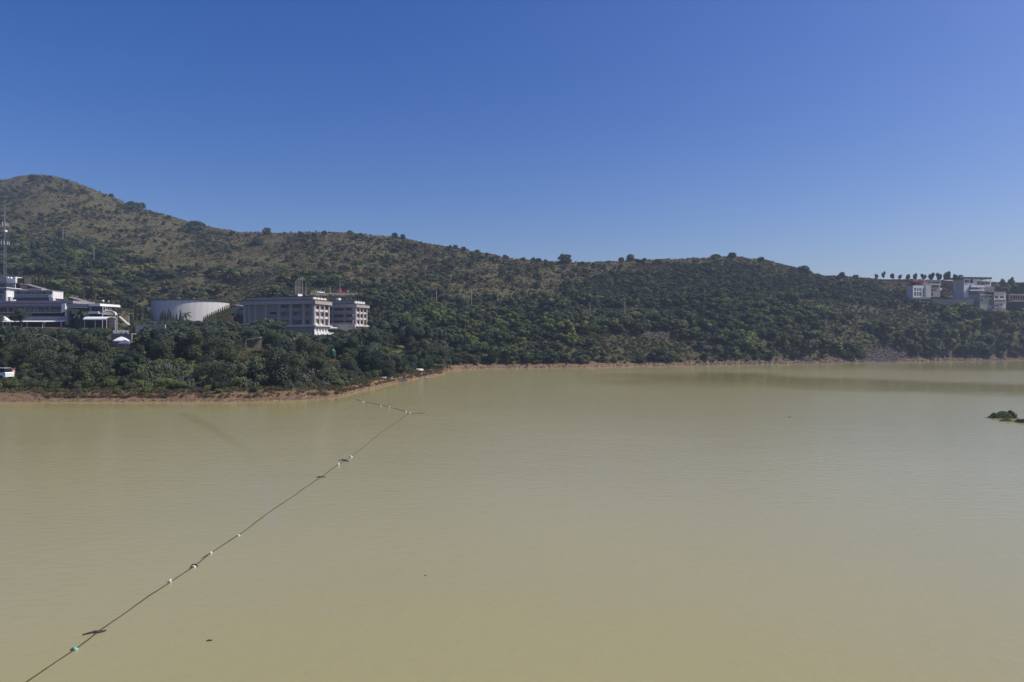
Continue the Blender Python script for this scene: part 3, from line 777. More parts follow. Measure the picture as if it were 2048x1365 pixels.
mb.build('end_panel', M['greylight'], bc.e)
# outside stair
st = B('garden_stair', 'pale outdoor stair descending beside the barrel canopy', 236, 214, -4, 12.0, 'stair')
for k in range(10):
    box('step', M['offwhite'], st.e, k * .32, k * .32 + .34, 0, 1.2, st.Z(633) - k * .27 - .3, st.Z(633) - k * .27)
MB().tube([(0, -.05, st.Z(633) + .9), (3.2, -.05, st.Z(633) - 1.9)], .06).build('hand_rail', M['metal'], st.e)
tr = B('dining_terrace', 'stone retaining wall and terrace right of the white canopies', 222, 192, -4, 6.0, 'terrace')
tr.box('terrace_deck', M['concrete'], 222, 264, 0, 12, 667.5, 669)
tr.box('retaining_wall', M['stone'], 222, 264, .05, .6, 669.1, 720)
tr.box('upper_wall', M['concrete'], 236, 300, 8, 8.5, 648, 667)
FOOT += [(200, 262, 188, 214)]
# table sets on the terrace
for k, px in enumerate((228, 232.5, 237.5, 241.5, 247, 251.5)):
    q = at(px, 667.4, 193.5); nm = 'first second third fourth fifth sixth'.split()[k]
    te_ = empty('dining_table', q + Vector((0, (k % 2) * 1.2, 0)), 0, f'white clothed dining table on the stone terrace, {nm} from the canopies', 'table', 'dining tables on the terrace')
    MB().lathe([(.36, .70), (.36, .76)], 12).build('table_top', M['whitep'], te_)
    MB().lathe([(.05, .03), (.05, .7)], 8).build('leg', M['whitep'], te_); MB().lathe([(.22, 0), (.22, .03)], 10).build('base', M['whitep'], te_)
for k, px in enumerate((227, 230, 234.5, 239.5, 244, 249, 253.5)):
    q = at(px, 667.4, 192.6); nm = 'first second third fourth fifth sixth seventh'.split()[k]
    ch = empty('terrace_chair', q, 0, f'white terrace chair along the terrace edge, {nm} from the canopies', 'chair', 'chairs on the terrace')
    box('seat', M['whitep'], ch, -.22, .22, -.22, .22, .43, .47); box('backrest', M['whitep'], ch, -.22, .22, .2, .24, .47, .95)
    for (x, y) in ((-.2, -.2), (.2, -.2), (-.2, .2), (.2, .2)): box('leg', M['whitep'], ch, x - .02, x + .02, y - .02, y + .02, 0, .43)
def tent(label, px, py_top, py_eave, d, wpx, mat, zg):
    q = at(px, py_eave, d); ap = wz(py_top, d); hw = wpx / 2 * d / F
    t_ = empty('shade_tent', (q.x, d, zg), math.radians(8), label, 'tent', 'shade tents below the terrace')
    ze = q.z - zg; za = ap - zg
    mb = MB(); b = [(-hw, -hw * .8, ze), (hw, -hw * .8, ze), (hw, hw * .8, ze), (-hw, hw * .8, ze)]
    t1 = [(x * .5, y * .5, ze + (za - ze) * .62) for x, y, _ in b]
    mb.v = b + t1 + [(0, 0, za)] + [(x, y, ze - .22) for x, y, _ in b]
    for i in range(4):
        j = (i + 1) % 4
        mb.f += [(i, j, 4 + j, 4 + i), (4 + i, 4 + j, 8), (9 + i, 9 + j, j, i)]; mb.mi += [0, 0, 0]
    mb.build('tent_roof', M[mat], t_)
    for x, y, _ in b: box('pole', M['metal'], t_, x * .96 - .04, x * .96 + .04, y * .96 - .04, y * .96 + .04, 0, ze)
tent('bright white shade tent beside the stone terrace wall', 243, 673.5, 681.5, 185, 24, 'white', 8.0)
tent('slate blue shade tent in front of the white tent', 250, 679.5, 687.5, 180, 21, 'steelblue', 7.3)
# awning at far left
tent('white peaked awning under the long low building at the left edge', 9, 633, 641.5, 214, 16, 'white', 13.0)
# turquoise netting, lamp post
nb_ = B('ball_court_net', 'turquoise net screen under the long white awning', 60, 209, -4, 11.5, 'fence')
nb_.box('net_panel', M['turq'], 62, 92, 0, .06, 657, 668)
for p in (62, 72, 82, 92): nb_.box('post', M['metal'], p, p + .6, .07, .15, 655, 676)
def lamp(label, px, pt, d, arm, group='lamp posts'):
    g0 = on(px, d); h = wz(pt, d) - g0.z
    l_ = empty('lamp_post', g0, 0, label, 'lamp post', group)
    MB().tube([(0, 0, -.3), (0, 0, h)], [.11, .07], 8).build('pole', M['offwhite'], l_)
    MB().tube([(0, 0, h - .05), (arm, 0, h + .05)], .05, 6).build('arm', M['offwhite'], l_)
    box('lamp_head', M['whitep'], l_, arm - .3, arm + .3, -.14, .14, h, h + .14)
lamp('white lamp post in front of the long white awning', 85, 646, 206, .5)
lamp('thin white lamp post among cypresses left of the round tank', 258, 628, 225, .4)

# ramps of the access road behind the white buildings
def ribbon(name, label, pts, wid, mat, lift=.25, kind='structure', th=.0):
    mb = MB(); n = len(pts)
    P = [Vector(p) for p in pts]
    for i, p in enumerate(P):
        d = (P[min(i + 1, n - 1)] - P[max(i - 1, 0)]); d.z = 0; d.normalize(); s = Vector((-d.y, d.x, 0))
        a = p + s * wid / 2; b = p - s * wid / 2
        mb.v += [tuple(a + Vector((0, 0, lift))), tuple(b + Vector((0, 0, lift))), (b.x, b.y, b.z - 1.5), (a.x, a.y, a.z - 1.5)]
    for i in range(n - 1):
        for k in range(4):
            mb.quadface([i * 4 + k, i * 4 + (k + 1) % 4, i * 4 + 4 + (k + 1) % 4, i * 4 + 4 + k])
    o = mb.build(name, M[mat]); tag(o, label, kind=kind); return o
ribbon('road', 'pale concrete ramp behind the glazed wing', [at(143, 596, 262), at(160, 601, 255), at(175, 606, 248), at(190, 611, 242)], 2.4, 'asphalt')
ribbon('road', 'pale concrete ramp above the glass pavilion', [at(44, 567, 285), at(62, 572, 278), at(80, 577, 271), at(96, 582, 264)], 2.4, 'asphalt')
ribbon('road', 'hillside road passing behind the hotel', [G(560, 590) + Vector((0, 0, .1)), G(620, 588.5), G(660, 588), G(720, 589), G(790, 592), G(870, 598)], 4.5, 'asphalt', lift=.2)

# ------------------------------------------------------------------ houses on the right
def rhouse(name, label, px, d, rot, zb): return B(name, label, px, d, rot, zb, 'house')
def Wn(b, a, c, t, bo, k='glass'): return (b.X(a), b.X(c), b.Z(bo), b.Z(t), k)
h = rhouse('hill_house', 'pale modern house with a red roof terrace beside the grassy plot', 1826, 392, 9, 22.0); X = h.X; Z = h.Z; e = h.e
ws = [Wn(h, a, b, t, bo) for a, b in ((1829, 1832.8), (1835.2, 1838.4), (1840.2, 1843.6)) for t, bo in ((576.3, 582), (584.2, 592.4))]
facade(e, (0, 0, 0), 0, X(1852), Z(600), Z(571.5), ws, M['white'], frame=M['metal'])
h.box('core', M['shade'], 1827.2, 1851, .8, 4, 572, 600)
h.box('left_wall', M['offwhite'], 1826, 1827, .36, 4.2, 571.5, 600)
h.box('tower', M['offwhite'], 1852.5, 1864.5, -.6, 6, 570, 600)
h.box('slit_window', M['glass'], 1848.5, 1850.2, -.06, -.004, 576, 593)
facade(e, (X(1864.7), .2, 0), 0, X(1887) - X(1864.7), Z(594), Z(568.6), [(.4, 2.0, Z(583.5), Z(578), 'glass'), (.4, 2.0, Z(592), Z(585), 'glass'), (2.9, 3.5, Z(583), Z(578.5), 'glass'), (.3, 5.6, Z(575.5), Z(569.6), 'half')], M['greylight'], frame=M['metal'])
h.box('wing_core', M['shade'], 1865, 1886.5, .9, 6, 570, 600)
h.box('pergola_beam', M['white'], 1864.3, 1887, -.4, -.1, 567.9, 568.9)
h.box('sun_panel', M['white'], 1882.5, 1887.6, -1.0, -.8, 576.2, 580.2)
h.box('red_roof', M['red'], 1824.5, 1838.5, -.3, 5, 560.8, 563.9)
h.box('red_roof', M['red'], 1839, 1856, .3, 5, 560.8, 562.6)
h.box('lounge', M['glass'], 1831, 1845, .4, 4, 564, 571.3)
h.box('balcony_rail', M['teal'], 1829.5, 1847, .02, .1, 569.8, 571.4)
h.box('upper_block', M['grey'], 1846, 1863, 1.5, 6, 562.8, 570.5)
facade(e, (X(1863.8), 2.0, 0), 0, X(1894) - X(1863.8), Z(568.4), Z(560), [(1, 2, Z(566), Z(561.5), 'glass'), (3, 8, Z(566.5), Z(562), 'teal')], M['greylight'], frame=M['metal'])
h.box('upper_core', M['shade'], 1864.2, 1893.5, 2.6, 7, 560.5, 568.4)
h.box('upper_roof', M['lav_shade'], 1863, 1895, 1.7, 7.3, 559.2, 559.95)
h.box('terrace_base', M['shade'], 1864, 1887, -2.2, -.7, 594, 598.5)
h.box('base_wall', M['grey'], 1828, 1888, -1.0, -.05, 595, 610)
box('terrace_slab', M['concrete'], e, X(1824), X(1888), -2.4, -.65, Z(598.7), Z(598.6) + .05)
h2 = rhouse('hill_house', 'large stepped hillside house with dark roof pergola and white balcony bands', 1928, 398, 9, 22.0); X = h2.X; Z = h2.Z; e = h2.e
facade(e, (0, 0, 0), 0, X(1951), Z(601), Z(558), [Wn(h2, 1929, 1940.5, 559.5, 566.5, 'half'), Wn(h2, 1941.5, 1949, 558.6, 567, 'glass'), Wn(h2, 1931.5, 1934, 568.3, 571), Wn(h2, 1940, 1947, 570, 576), Wn(h2, 1942, 1949.5, 590, 596)], M['white'], frame=M['metal'])
h2.box('left_wall', M['offwhite'], 1928, 1928.9, .36, 8, 558, 601)
h2.box('core', M['shade'], 1929.2, 1950, 1, 7.8, 559, 601)
facade(e, (X(1951) + .01, 1.0, 0), 0, X(1994) - X(1951), Z(590), Z(558), [Wn(h2, 1953.5, 1957, 560.5, 565.5, 'teal'), Wn(h2, 1960, 1968, 561, 566, 'glass'), Wn(h2, 1972, 1990, 561, 565.5, 'half')], M['greylight'], frame=M['metal']) if False else None
h2.box('upper_block', M['offwhite'], 1951.1, 1994, 1.5, 10, 560.8, 582.5)
for (a, b, t, bo, k) in ((1953, 1958, 562, 570, 'shade'), (1960.5, 1968, 562.5, 568, 'glass'), (1970, 1979, 563.5, 569, 'teal'), (1981, 1991, 563.5, 567.5, 'glass'), (1970, 1992, 573, 576, 'glass')):
    wv = h2.box('window', M['dkbrown'], a, b, 1.38, 1.497, t, bo); X_ = h2.X
    box('pane', M[k], wv, X_(a) + .12, X_(b) - .12, 1.33, 1.377, Z(bo) + .12, Z(t) - .12)
h2.box('roof_pergola', M['dkbrown'], 1917, 1989, -.6, 9, 554.4, 557.6)
for p in (1922, 1945, 1966, 1986): h2.box('pergola_post', M['dkbrown'], p, p + .8, -.3, 0.0, 557.7, 561)
h2.box('roof_box', M['grey'], 1930.8, 1935.8, 3, 5, 549, 554.3)
h2.box('roof_wall', M['white'], 1951, 1972, .9, 1.4, 557.8, 560.6)
h2.box('pink_wall', M['offwhite'], 1952.5, 1959.5, .6, 1.37, 563, 575)
h2.box('white_balcony', M['white'], 1938, 1969, -1.8, -1.5, 571.5, 575.3)
h2.box('white_balcony', M['white'], 1936.5, 1969, -1.8, -1.5, 580, 582.2)
h2.box('white_balcony', M['white'], 1939, 1948, -1.8, -1.5, 592.5, 594)
h2.box('balcony_slab', M['lav_shade'], 1938, 1969, -1.49, -.01, 574.5, 575.5)
h2.box('balcony_slab', M['lav_shade'], 1937, 1969, -1.49, -.01, 582, 583)
h2.box('glass_band', M['teal'], 1938.5, 1957, -.6, -.5, 575.8, 579.8)
h2.box('glass_band', M['glass'], 1938.5, 1958, -.6, -.5, 583.2, 590)
h2.box('pink_block', M['offwhite'], 1958.5, 1971, -.4, 1.3, 576, 592)
h2.box('slat_front', M['grey'], 1971.2, 1997, .4, 8, 573, 592)
for k in range(7): h2.box('slat', M['greylight'], 1971.2, 1997, .25, .397, 574 + k * 2.4, 575 + k * 2.4)
h3 = rhouse('hill_house', 'lowest hillside house with teal glazing and two storeys of paired windows', 1960, 384, 9, 18.0); X = h3.X; Z = h3.Z; e = h3.e
ws = [Wn(h3, 1960.8, 1967, 591.5, 596.5, 'teal'), Wn(h3, 1968, 1977.2, 591, 596.5, 'teal'), Wn(h3, 1979, 1987.5, 591.5, 596, 'glass'), Wn(h3, 1961, 1966, 597.5, 603.5, 'teal'), Wn(h3, 1979.5, 1987.3, 598.5, 611, 'teal')]
facade(e, (0, 0, 0), 0, X(1989), Z(622), Z(588.5), ws, M['greylight'], frame=M['metal'])
h3.box('left_wall', M['greylight'], 1960, 1960.8, .36, 8, 588.5, 622)
h3.box('core', M['shade'], 1961, 1988, 1, 7.5, 589, 622)
facade(e, (X(1989) + .01, -.8, 0), 0, X(2015.5) - X(1989), Z(617), Z(585), [(X(1990.5) - X(1989), X(1998.7) - X(1989), Z(597.5), Z(592), 'glass'), (X(2002.5) - X(1989), X(2011) - X(1989), Z(597), Z(592), 'glass'), (X(1991) - X(1989), X(2000) - X(1989), Z(613.5), Z(609.5), 'glass'), (X(2001.5) - X(1989), X(2007.5) - X(1989), Z(611), Z(608), 'glass')], M['offwhite'], frame=M['white'])
h3.box('bay_core', M['shade'], 1990, 2014.5, -.2, 7.5, 586, 617)
h3.box('balcony_shade_strip', M['shade'], 1991, 2014, -1.0, -.81, 600.5, 603.5)  # dark strip set before the wall, painted as balcony shade
h3.box('balcony_slab', M['offwhite'], 1989.5, 2015.5, -1.6, -.82, 603.6, 604.6)
h3.box('roof_slab', M['mauve'], 1978, 2016, -1.2, 8, 583.6, 584.9)
h3.box('end_wall', M['offwhite'], 2014.6, 2015.5, -.44, 7.5, 585, 617)
h3.box('base_wall', M['grey'], 1984, 2016, -.9, 5, 617.2, 640)
h4 = rhouse('hill_house', 'low flat roofed pavilion house at the right frame edge', 2018, 390, 9, 22.0); X = h4.X; Z = h4.Z; e = h4.e
facade(e, (0, 0, 0), 0, X(2060), Z(600), Z(590), [(1 + 1.6 * k, 2.2 + 1.6 * k, Z(599), Z(592), None) for k in range(6)], M['grey'])
h4.box('core', M['shade'], 2019, 2059, 1, 6, 590.5, 612)
h4.box('roof_slab', M['greylight'], 2017, 2062, -1, 7, 588.6, 589.9)
h4.box('deck', M['offwhite'], 2016.2, 2062, -2.5, -.05, 602.3, 603.4)
h4.box('under_deck_shade', M['shade'], 2016.5, 2060, -.6, 6, 603.6, 616)  # dark block paints in the shade beneath the deck
rw = B('retaining_wall', 'grey retaining wall topped with orange brick below the pale house', 1862, 384, -4, 20.0, 'wall')
rw.box('wall_body', M['concrete'], 1864, 1944, 0, .5, 599.6, 610)
for k in range(9):
    rw.box('brick_cap', M['orange'], 1863 + k * 9, 1868.5 + k * 9, -.06, .5, 598.5, 599.5)
rw2 = B('retaining_wall', 'stepped reddish brick terraces under the row of ridge trees', 1764, 436, 2, 36.0, 'wall')
for k, (a, b, t) in enumerate(((1764, 1824, 557.5), (1778, 1828, 567), (1795, 1826, 578))):
    y0 = 8 - k * 6
    rw2.box('terrace_wall', M['brick'], a, b, y0, y0 + .5, t, t + 9)
    rw2.box('terrace_cap', M['orange'], a, b, y0 - .05, y0 + .55, t - .8, t - .05)
rw3 = B('retaining_wall', 'reddish brick wall steps between the two upper hillside houses', 1894, 420, 0, 32.0, 'wall')
for k in range(4):
    rw3.box('terrace_wall', M['brick'], 1893 + k * 2, 1913, 4 - k * 3, 4.5 - k * 3, 560.5 + k * 6, 567 + k * 6)
fe = B('white_fence', 'two white rails of a low fence left of the pale house', 1796, 398, 0, 26.0, 'fence')
fe.box('rail', M['white'], 1796, 1818, 0, .15, 594.6, 595.4); fe.box('rail', M['white'], 1798, 1820, -.6, -.45, 597, 597.8)
for p in (1797, 1804, 1811, 1817): fe.box('post', M['white'], p, p + .5, .16, .28, 594, 601)
FOOT += [(1822, 1898, 386, 404), (1910, 1998, 392, 410), (1956, 2018, 383.5, 394), (2016, 2080, 389, 398), (1862, 1944, 384, 386)]

# ------------------------------------------------------------------ mast, poles, vehicles
tg = on(10, 345)
tw = empty('antenna_mast', tg, math.radians(20), 'tall lattice antenna mast with white panel antennas at the left edge', 'antenna mast')
Ht = wz(400, 345) - tg.z
def leg_r(z_): return .5 * (1 - z_ / Ht) + .2
mb = MB()
for k in range(3):
    a = 2 * math.pi * k / 3
    mb.tube([(leg_r(z_) * math.cos(a), leg_r(z_) * math.sin(a), z_) for z_ in (-.5, Ht * .5, Ht * .86)], .06, 5)
mb.build('mast_legs', M['metal'], tw)
mb = MB(); nst = 26
for i in range(nst):
    z0, z1 = Ht * .86 * i / nst, Ht * .86 * (i + 1) / nst
    for k in range(3):
        a, b = 2 * math.pi * k / 3, 2 * math.pi * (k + 1) / 3
        mb.tube([(leg_r(z0) * math.cos(a), leg_r(z0) * math.sin(a), z0), (leg_r(z1) * math.cos(b), leg_r(z1) * math.sin(b), z1)], .028, 4)
        mb.tube([(leg_r(z1) * math.cos(a), leg_r(z1) * math.sin(a), z1), (leg_r(z1) * math.cos(b), leg_r(z1) * math.sin(b), z1)], .025, 4)
mb.build('mast_lattice', M['metal'], tw)
MB().tube([(0, 0, Ht * .84), (0, 0, Ht * 1.0)], [.07, .03], 6).build('top_rod', M['metal'], tw)
for (yc, rad, nn, hh) in ((449, 1.2, 5, 1.9), (486.5, 1.7, 7, 1.7)):
    zc_ = wz(yc, 345) - tg.z
    for k in range(nn):
        a = 2 * math.pi * k / nn + .3
        x, y = rad * math.cos(a), rad * math.sin(a)
        box('panel_antenna', M['whitep'], tw, x - .13, x + .13, y - .08, y + .08, zc_ - hh / 2, zc_ + hh / 2)
    ring = MB(); ring.tube([(rad * .93 * math.cos(2 * math.pi * k / 12), rad * .93 * math.sin(2 * math.pi * k / 12), zc_ - .3) for k in range(13)], .06, 5)
    for k in range(3): ring.tube([(0, 0, zc_ - .3), (rad * .93 * math.cos(2.1 * k), rad * .93 * math.sin(2.1 * k), zc_ - .3)], .05, 4)
    ring.build('antenna_ring', M['metal'], tw)
o = MB().lathe([(.05, 0), (.55, .1), (.6, .3), (.05, .34)], 14).build('drum_antenna', M['whitep'], tw)
o.location = (.6, -.5, wz(463, 345) - tg.z); o.rotation_euler = (math.radians(80), 0, .5)

WINDOWS = []
def pole(label, px, pt, pb, r=.12, arm=True, d=None, group='utility poles'):
    g0 = on(px, d) if d else G(px, pb)
    h_ = wz(pt, g0.y) - g0.z
    WINDOWS.append((px - 2.5, px + 2.5, g0.y, pb - 3))
    p_ = empty('utility_pole', g0, random.uniform(-.4, .4), label, 'pole', group)
    MB().tube([(0, 0, -.4), (0, 0, h_)], [r, r * .7], 7).build('shaft', M['offwhite'], p_)
    if arm:
        box('crossarm', M['metal'], p_, -.7, .7, -.05, .05, h_ - .55, h_ - .43)
        for x in (-.6, 0, .6): MB().lathe([(.04, h_ - .43), (.06, h_ - .3), (.03, h_ - .2)], 6, x, 0).build('insulator', M['whitep'], p_)
PL = [(126, 461, 492, 'pale pole on the hillside above the white buildings'), (188, 495, 522, 'first of the poles above the cypress row'),
      (262, 508, 527, 'hillside pole up-slope from the round tank'), (873, 582, 606, 'pole on the hillside just behind the wooded point'),
      (943, 580, 612, 'tall pole under the brown slope past the hotel'), (995, 591, 614, 'short pole beside the tall pole under the brown slope'),
      (1120, 600, 622, 'pole in the woods below the lone ridge tree'), (1180, 605, 630, 'pole in the dark woods below the saddle'),
      (1250, 603, 630, 'pole in woods below the paired ridge trees'), (1652, 639, 662, 'pole in the lower woods before the rock scree'),
      (1732, 638, 662, 'pole in the lower woods above the rock scree'), (1855, 630, 652, 'pole in the trees beneath the pale house'),
      (680, 566, 592, 'pole standing behind the recessed hotel block'), (660, 575, 592, 'pole by the hillside road behind the hotel')]
for (px, pt, pb, lab) in PL: pole(lab, px, pt, pb)
for k, (px, pt) in enumerate(((591, 562), (593.5, 559), (596.5, 556), (600, 557), (604.5, 553), (612, 566))):
    nm = 'first second third fourth fifth sixth'.split()[k]
    pole(f'slim white flagpole behind the hotel roof, {nm} from the tank', px, pt, 590, .09, False, 322 + (k % 2) * 2, 'flagpoles behind the hotel')
# cable to the flagpoles
ca_ = MB().tube([at(562, 573.5, 322), at(575, 568, 322), at(588, 561.5, 322), at(596, 557, 322)], .035, 4).build('power_cable', M['rubber'])
tag(ca_, 'thin cable slanting up to the slim poles behind the hotel', 'cable')

def vehicle(name, label, loc, rot, paint, L=4.4, Wd=1.75, cab=(.25, .8), H=1.45, pickup=False):
    v = empty(name, loc, rot, label, 'car' if not pickup else 'truck')
    hb = .62 * H
    prof = [(-L / 2, .35), (-L / 2, hb * .85), (-L / 2 + .15, hb), (L / 2 - .25, hb * .92), (L / 2, hb * .7), (L / 2, .35)]
    mb = MB(); n = len(prof)
    for s in (-1, 1):
        for x, z_ in prof: mb.v.append((x, s * Wd / 2 * (.97 if z_ > hb * .8 else 1), z_))
    for i in range(n): mb.quadface([i, (i + 1) % n, n + (i + 1) % n, n + i])
    mb.f += [tuple(range(n))[::-1], tuple(range(n, 2 * n))]; mb.mi += [0, 0]
    mb.build('body', M[paint], v)
    x0, x1 = -L / 2 + L * cab[0] * .6, -L / 2 + L * cab[1]
    g = MB().hexa([(x0, -Wd * .46, hb * .95), (x1, -Wd * .46, hb * .95), (x1, Wd * .46, hb * .95), (x0, Wd * .46, hb * .95),
                   (x0 + .35, -Wd * .38, H), (x1 - .65, -Wd * .38, H), (x1 - .65, Wd * .38, H), (x0 + .35, Wd * .38, H)])
    g.build('cabin_glass', M['glass'], v)
    box('roof', M[paint], v, x0 + .38, x1 - .68, -Wd * .385, Wd * .385, H + .002, H + .05)
    for x in (-L * .31, L * .31):
        for s in (-1, 1):
            wv = MB().lathe([(.32, -.1), (.34, -.06), (.34, .06), (.32, .1)], 14).build('wheel', M['rubber'], v)
            wv.rotation_euler = (math.radians(90), 0, 0); wv.location = (x, s * (Wd / 2 - .06), .34)
    for s in (-1, 1): box('headlight', M['whitep'], v, L / 2 - .04, L / 2 + .02, s * Wd * .36 - .16, s * Wd * .36 + .16, hb * .6, hb * .8)
    if pickup: box('cargo_box', M[paint], v, -L / 2 + .02, x0 - .1, -Wd * .47, Wd * .47, hb, H + .7); box('white_front', M['whitep'], v, x1 + .02, x1 + .3, -Wd * .45, Wd * .45, hb, hb + .5)
    return v
WINDOWS += [(628, 655, G(640, 589).y + 2, 590), (678, 698, G(687, 589).y + 2, 590)]
q = G(640, 589.0); vehicle('parked_car', 'white hatchback on the hillside road above the hotel roof', q + Vector((0, 0, .22)), math.radians(50), 'carwhite')
q = G(687, 589.0); vehicle('red_truck', 'red truck on the hillside road behind the recessed hotel block', q + Vector((0, 0, .22)), math.radians(8), 'red', 4.6, 1.8, (.55, .95), 1.7, True)
q = G(550, 591); vehicle('parked_car', 'white car roof showing behind the left part of the hotel', q + Vector((0, 0, .22)), math.radians(20), 'carwhite')
# lakeside kiosk with red roof, parked white van beside it
q = on(14, 133)
k_ = empty('red_kiosk', (wx(16, 136), 136, on(16, 136).z - .2), 0, 'small kiosk with a flat red roof by the left shore', 'kiosk')
zr_ = wz(737, 136) - k_.location.z
box('roof', M['red'], k_, -.9, .85, -.9, 1.0, zr_ - .16, zr_)
box('wall', M['offwhite'], k_, .25, .7, -.3, .9, 0, zr_ - .17); box('back_wall', M['grey'], k_, -.8, .24, .7, .9, 0, zr_ - .17)
for (x, y) in ((-.75, -.75), (.12, -.8), (.7, -.8)): box('post', M['red'], k_, x - .04, x + .04, y - .04, y + .04, 0, zr_ - .16)
q = on(-2, 131); vehicle('parked_van', 'white van cut by the left frame edge beside the red kiosk', q + Vector((0, 0, .05)), math.radians(170), 'carwhite', 4.8, 1.9, (.05, .9), 2.0)
FOOT += [(-30, 32, 126, 140)]
# garden hut and small things on the point
hq = on(505, 190)
gh = empty('garden_shelter', hq, math.radians(12), 'little stone shelter with a pale slanting roof among the trees', 'shelter')
MB().hexa([(-1.8, -1.2, 2.2), (2.2, -1.4, 2.9), (2.2, 1.6, 2.9), (-1.8, 1.6, 2.2), (-1.8, -1.2, 2.35), (2.2, -1.4, 3.05), (2.2, 1.6, 3.05), (-1.8, 1.6, 2.35)]).build('roof', M['greylight'], gh)
for (x, y) in ((-1.6, -1), (2, -1), (2, 1.4), (-1.6, 1.4)): box('post', M['stone'], gh, x - .14, x + .14, y - .14, y + .14, -.4, 2.3)
box('back_wall', M['stone'], gh, -1.4, 1.8, 1.35, 1.6, -.4, 2.1)
FOOT += [(490, 520, 176, 195)]
wq = on(666, 178)
wt = empty('green_cistern', wq, 0, 'dark green plastic cistern on a stand with white lid', 'cistern')
MB().lathe([(.65, 1.0), (.7, 1.1), (.7, 2.1), (.5, 2.4), (.2, 2.5)], 16).build('tank_body', M['green'], wt)
MB().lathe([(.25, 2.503), (.25, 2.65)], 12).build('lid', M['whitep'], wt)
for (x, y) in ((-.5, -.5), (.5, -.5), (.5, .5), (-.5, .5)): box('leg', M['stone'], wt, x - .08, x + .08, y - .08, y + .08, -.3, 1.0)
box('platform', M['stone'], wt, -.75, .75, -.75, .75, .9, .998)
FOOT += [(658, 674, 170, 182)]
# hilltop marker
hm = on(102, 692)
hc = empty('hilltop_cross', hm, 0, 'tiny pale cross marker on the hilltop skyline', 'marker')
box('upright', M['offwhite'], hc, -.12, .12, -.12, .12, -.5, 2.6); box('arm', M['offwhite'], hc, -.8, .8, -.1, .1, 1.7, 1.95)

# ------------------------------------------------------------------ plant meshes (unit size: crown radius 1)
def finish_mesh(name, V, FQ, tone, mats, midx=None):
    me = bpy.data.meshes.new(name)
    V = np.asarray(V, np.float32).reshape(-1, 3); n = len(FQ)
    me.vertices.add(len(V)); me.vertices.foreach_set('co', V.ravel())
    FQ = np.asarray(FQ, np.int32)
    me.loops.add(n * 4); me.loops.foreach_set('vertex_index', FQ.ravel())
    me.polygons.add(n); me.polygons.foreach_set('loop_start', np.arange(n, dtype=np.int32) * 4)
    for m in mats: me.materials.append(m)
    if midx is not None: me.polygons.foreach_set('material_index', np.asarray(midx, np.int32))
    a = me.attributes.new('tone', 'FLOAT', 'FACE'); a.data.foreach_set('value', np.asarray(tone, np.float32))
    me.update(calc_edges=True); me.validate(); return me

def leaf_quads(rng, P, Nrm, size, asp=1.0):
    n = len(P)
    r = rng.normal(size=(n, 3)); t = np.cross(Nrm, r); t /= np.linalg.norm(t, axis=1)[:, None] + 1e-9
    b = np.cross(Nrm, t)
    s = size * rng.uniform(.6, 1.3, n)[:, None] * .5
    k = rng.uniform(.6, 1.0, (n, 1))
    q = np.stack([P - t * s * asp - b * s * k, P + t * s * asp - b * s * k * .6, P + t * s * asp * .8 + b * s * k, P - t * s * asp * .7 + b * s * k * .8], 1)
    return q.reshape(-1, 3), np.arange(n * 4).reshape(-1, 4)

def crown_data(seed, nq, leaf, shape='round'):
    rng = np.random.default_rng(seed)
    if shape == 'round': nl, c, R, lr = 13, np.array([0, 0, 1.22]), np.array([.68, .68, .55]), (.26, .46)
    elif shape == 'tall': nl, c, R, lr = 14, np.array([0, 0, 1.45]), np.array([.55, .55, .85]), (.26, .42)
    elif shape == 'bushy': nl, c, R, lr = 18, np.array([0, 0, .90]), np.array([.66, .66, .66]), (.28, .44)
    elif shape == 'open': nl, c, R, lr = 9, np.array([0, 0, 1.15]), np.array([.74, .74, .72]), (.20, .40)
    elif shape == 'weep': nl, c, R, lr = 14, np.array([0, 0, 1.05]), np.array([.66, .66, .70]), (.28, .45)
    else: nl, c, R, lr = 11, np.array([0, 0, .48]), np.array([.66, .66, .30]), (.28, .46)   # shrub
    d = rng.normal(size=(nl, 3)); d /= np.linalg.norm(d, axis=1)[:, None]
    L = c + d * R * rng.uniform(.35, 1.0, (nl, 1)) ** .6
    LR = rng.uniform(lr[0], lr[1], nl)
    if shape == 'bushy': L[:6, 2] = rng.uniform(.25, .6, 6); L[:6, :2] *= 1.05
    w_ = LR ** 2; w_ /= w_.sum()
    k = rng.choice(nl, nq, p=w_)
    o = rng.normal(size=(nq, 3)); o /= np.linalg.norm(o, axis=1)[:, None]
    o[:, 2] = np.where(o[:, 2] < -.35, o[:, 2] * .4, o[:, 2]); o /= np.linalg.norm(o, axis=1)[:, None]
    rad = LR[k][:, None] * rng.uniform(.72, 1.06, (nq, 1))
    P = L[k] + o * rad * np.array([1, 1, .85])
    if shape == 'weep':
        e_ = np.hypot(P[:, 0], P[:, 1]); P[:, 2] -= np.clip(e_ - .55, 0, 1) * .6
    P[:, 2] = np.maximum(P[:, 2], .02)
    keep = rng.random(nq) < (.45 + .55 * vnoise(P[:, 0] * 3.3 + seed, P[:, 1] * 3.3 + P[:, 2] * 2.1, seed))
    P, o, k = P[keep], o[keep], k[keep]
    Nm = o * .9 + rng.normal(size=o.shape) * .34 + np.array([0, 0, .12]); Nm /= np.linalg.norm(Nm, axis=1)[:, None]
    V, Q = leaf_quads(rng, P, Nm, leaf)
    lt = rng.random(nl)
    tone = np.clip(.55 * lt[k] + .45 * rng.random(len(k)), 0, 1)
    return V, Q, tone, L

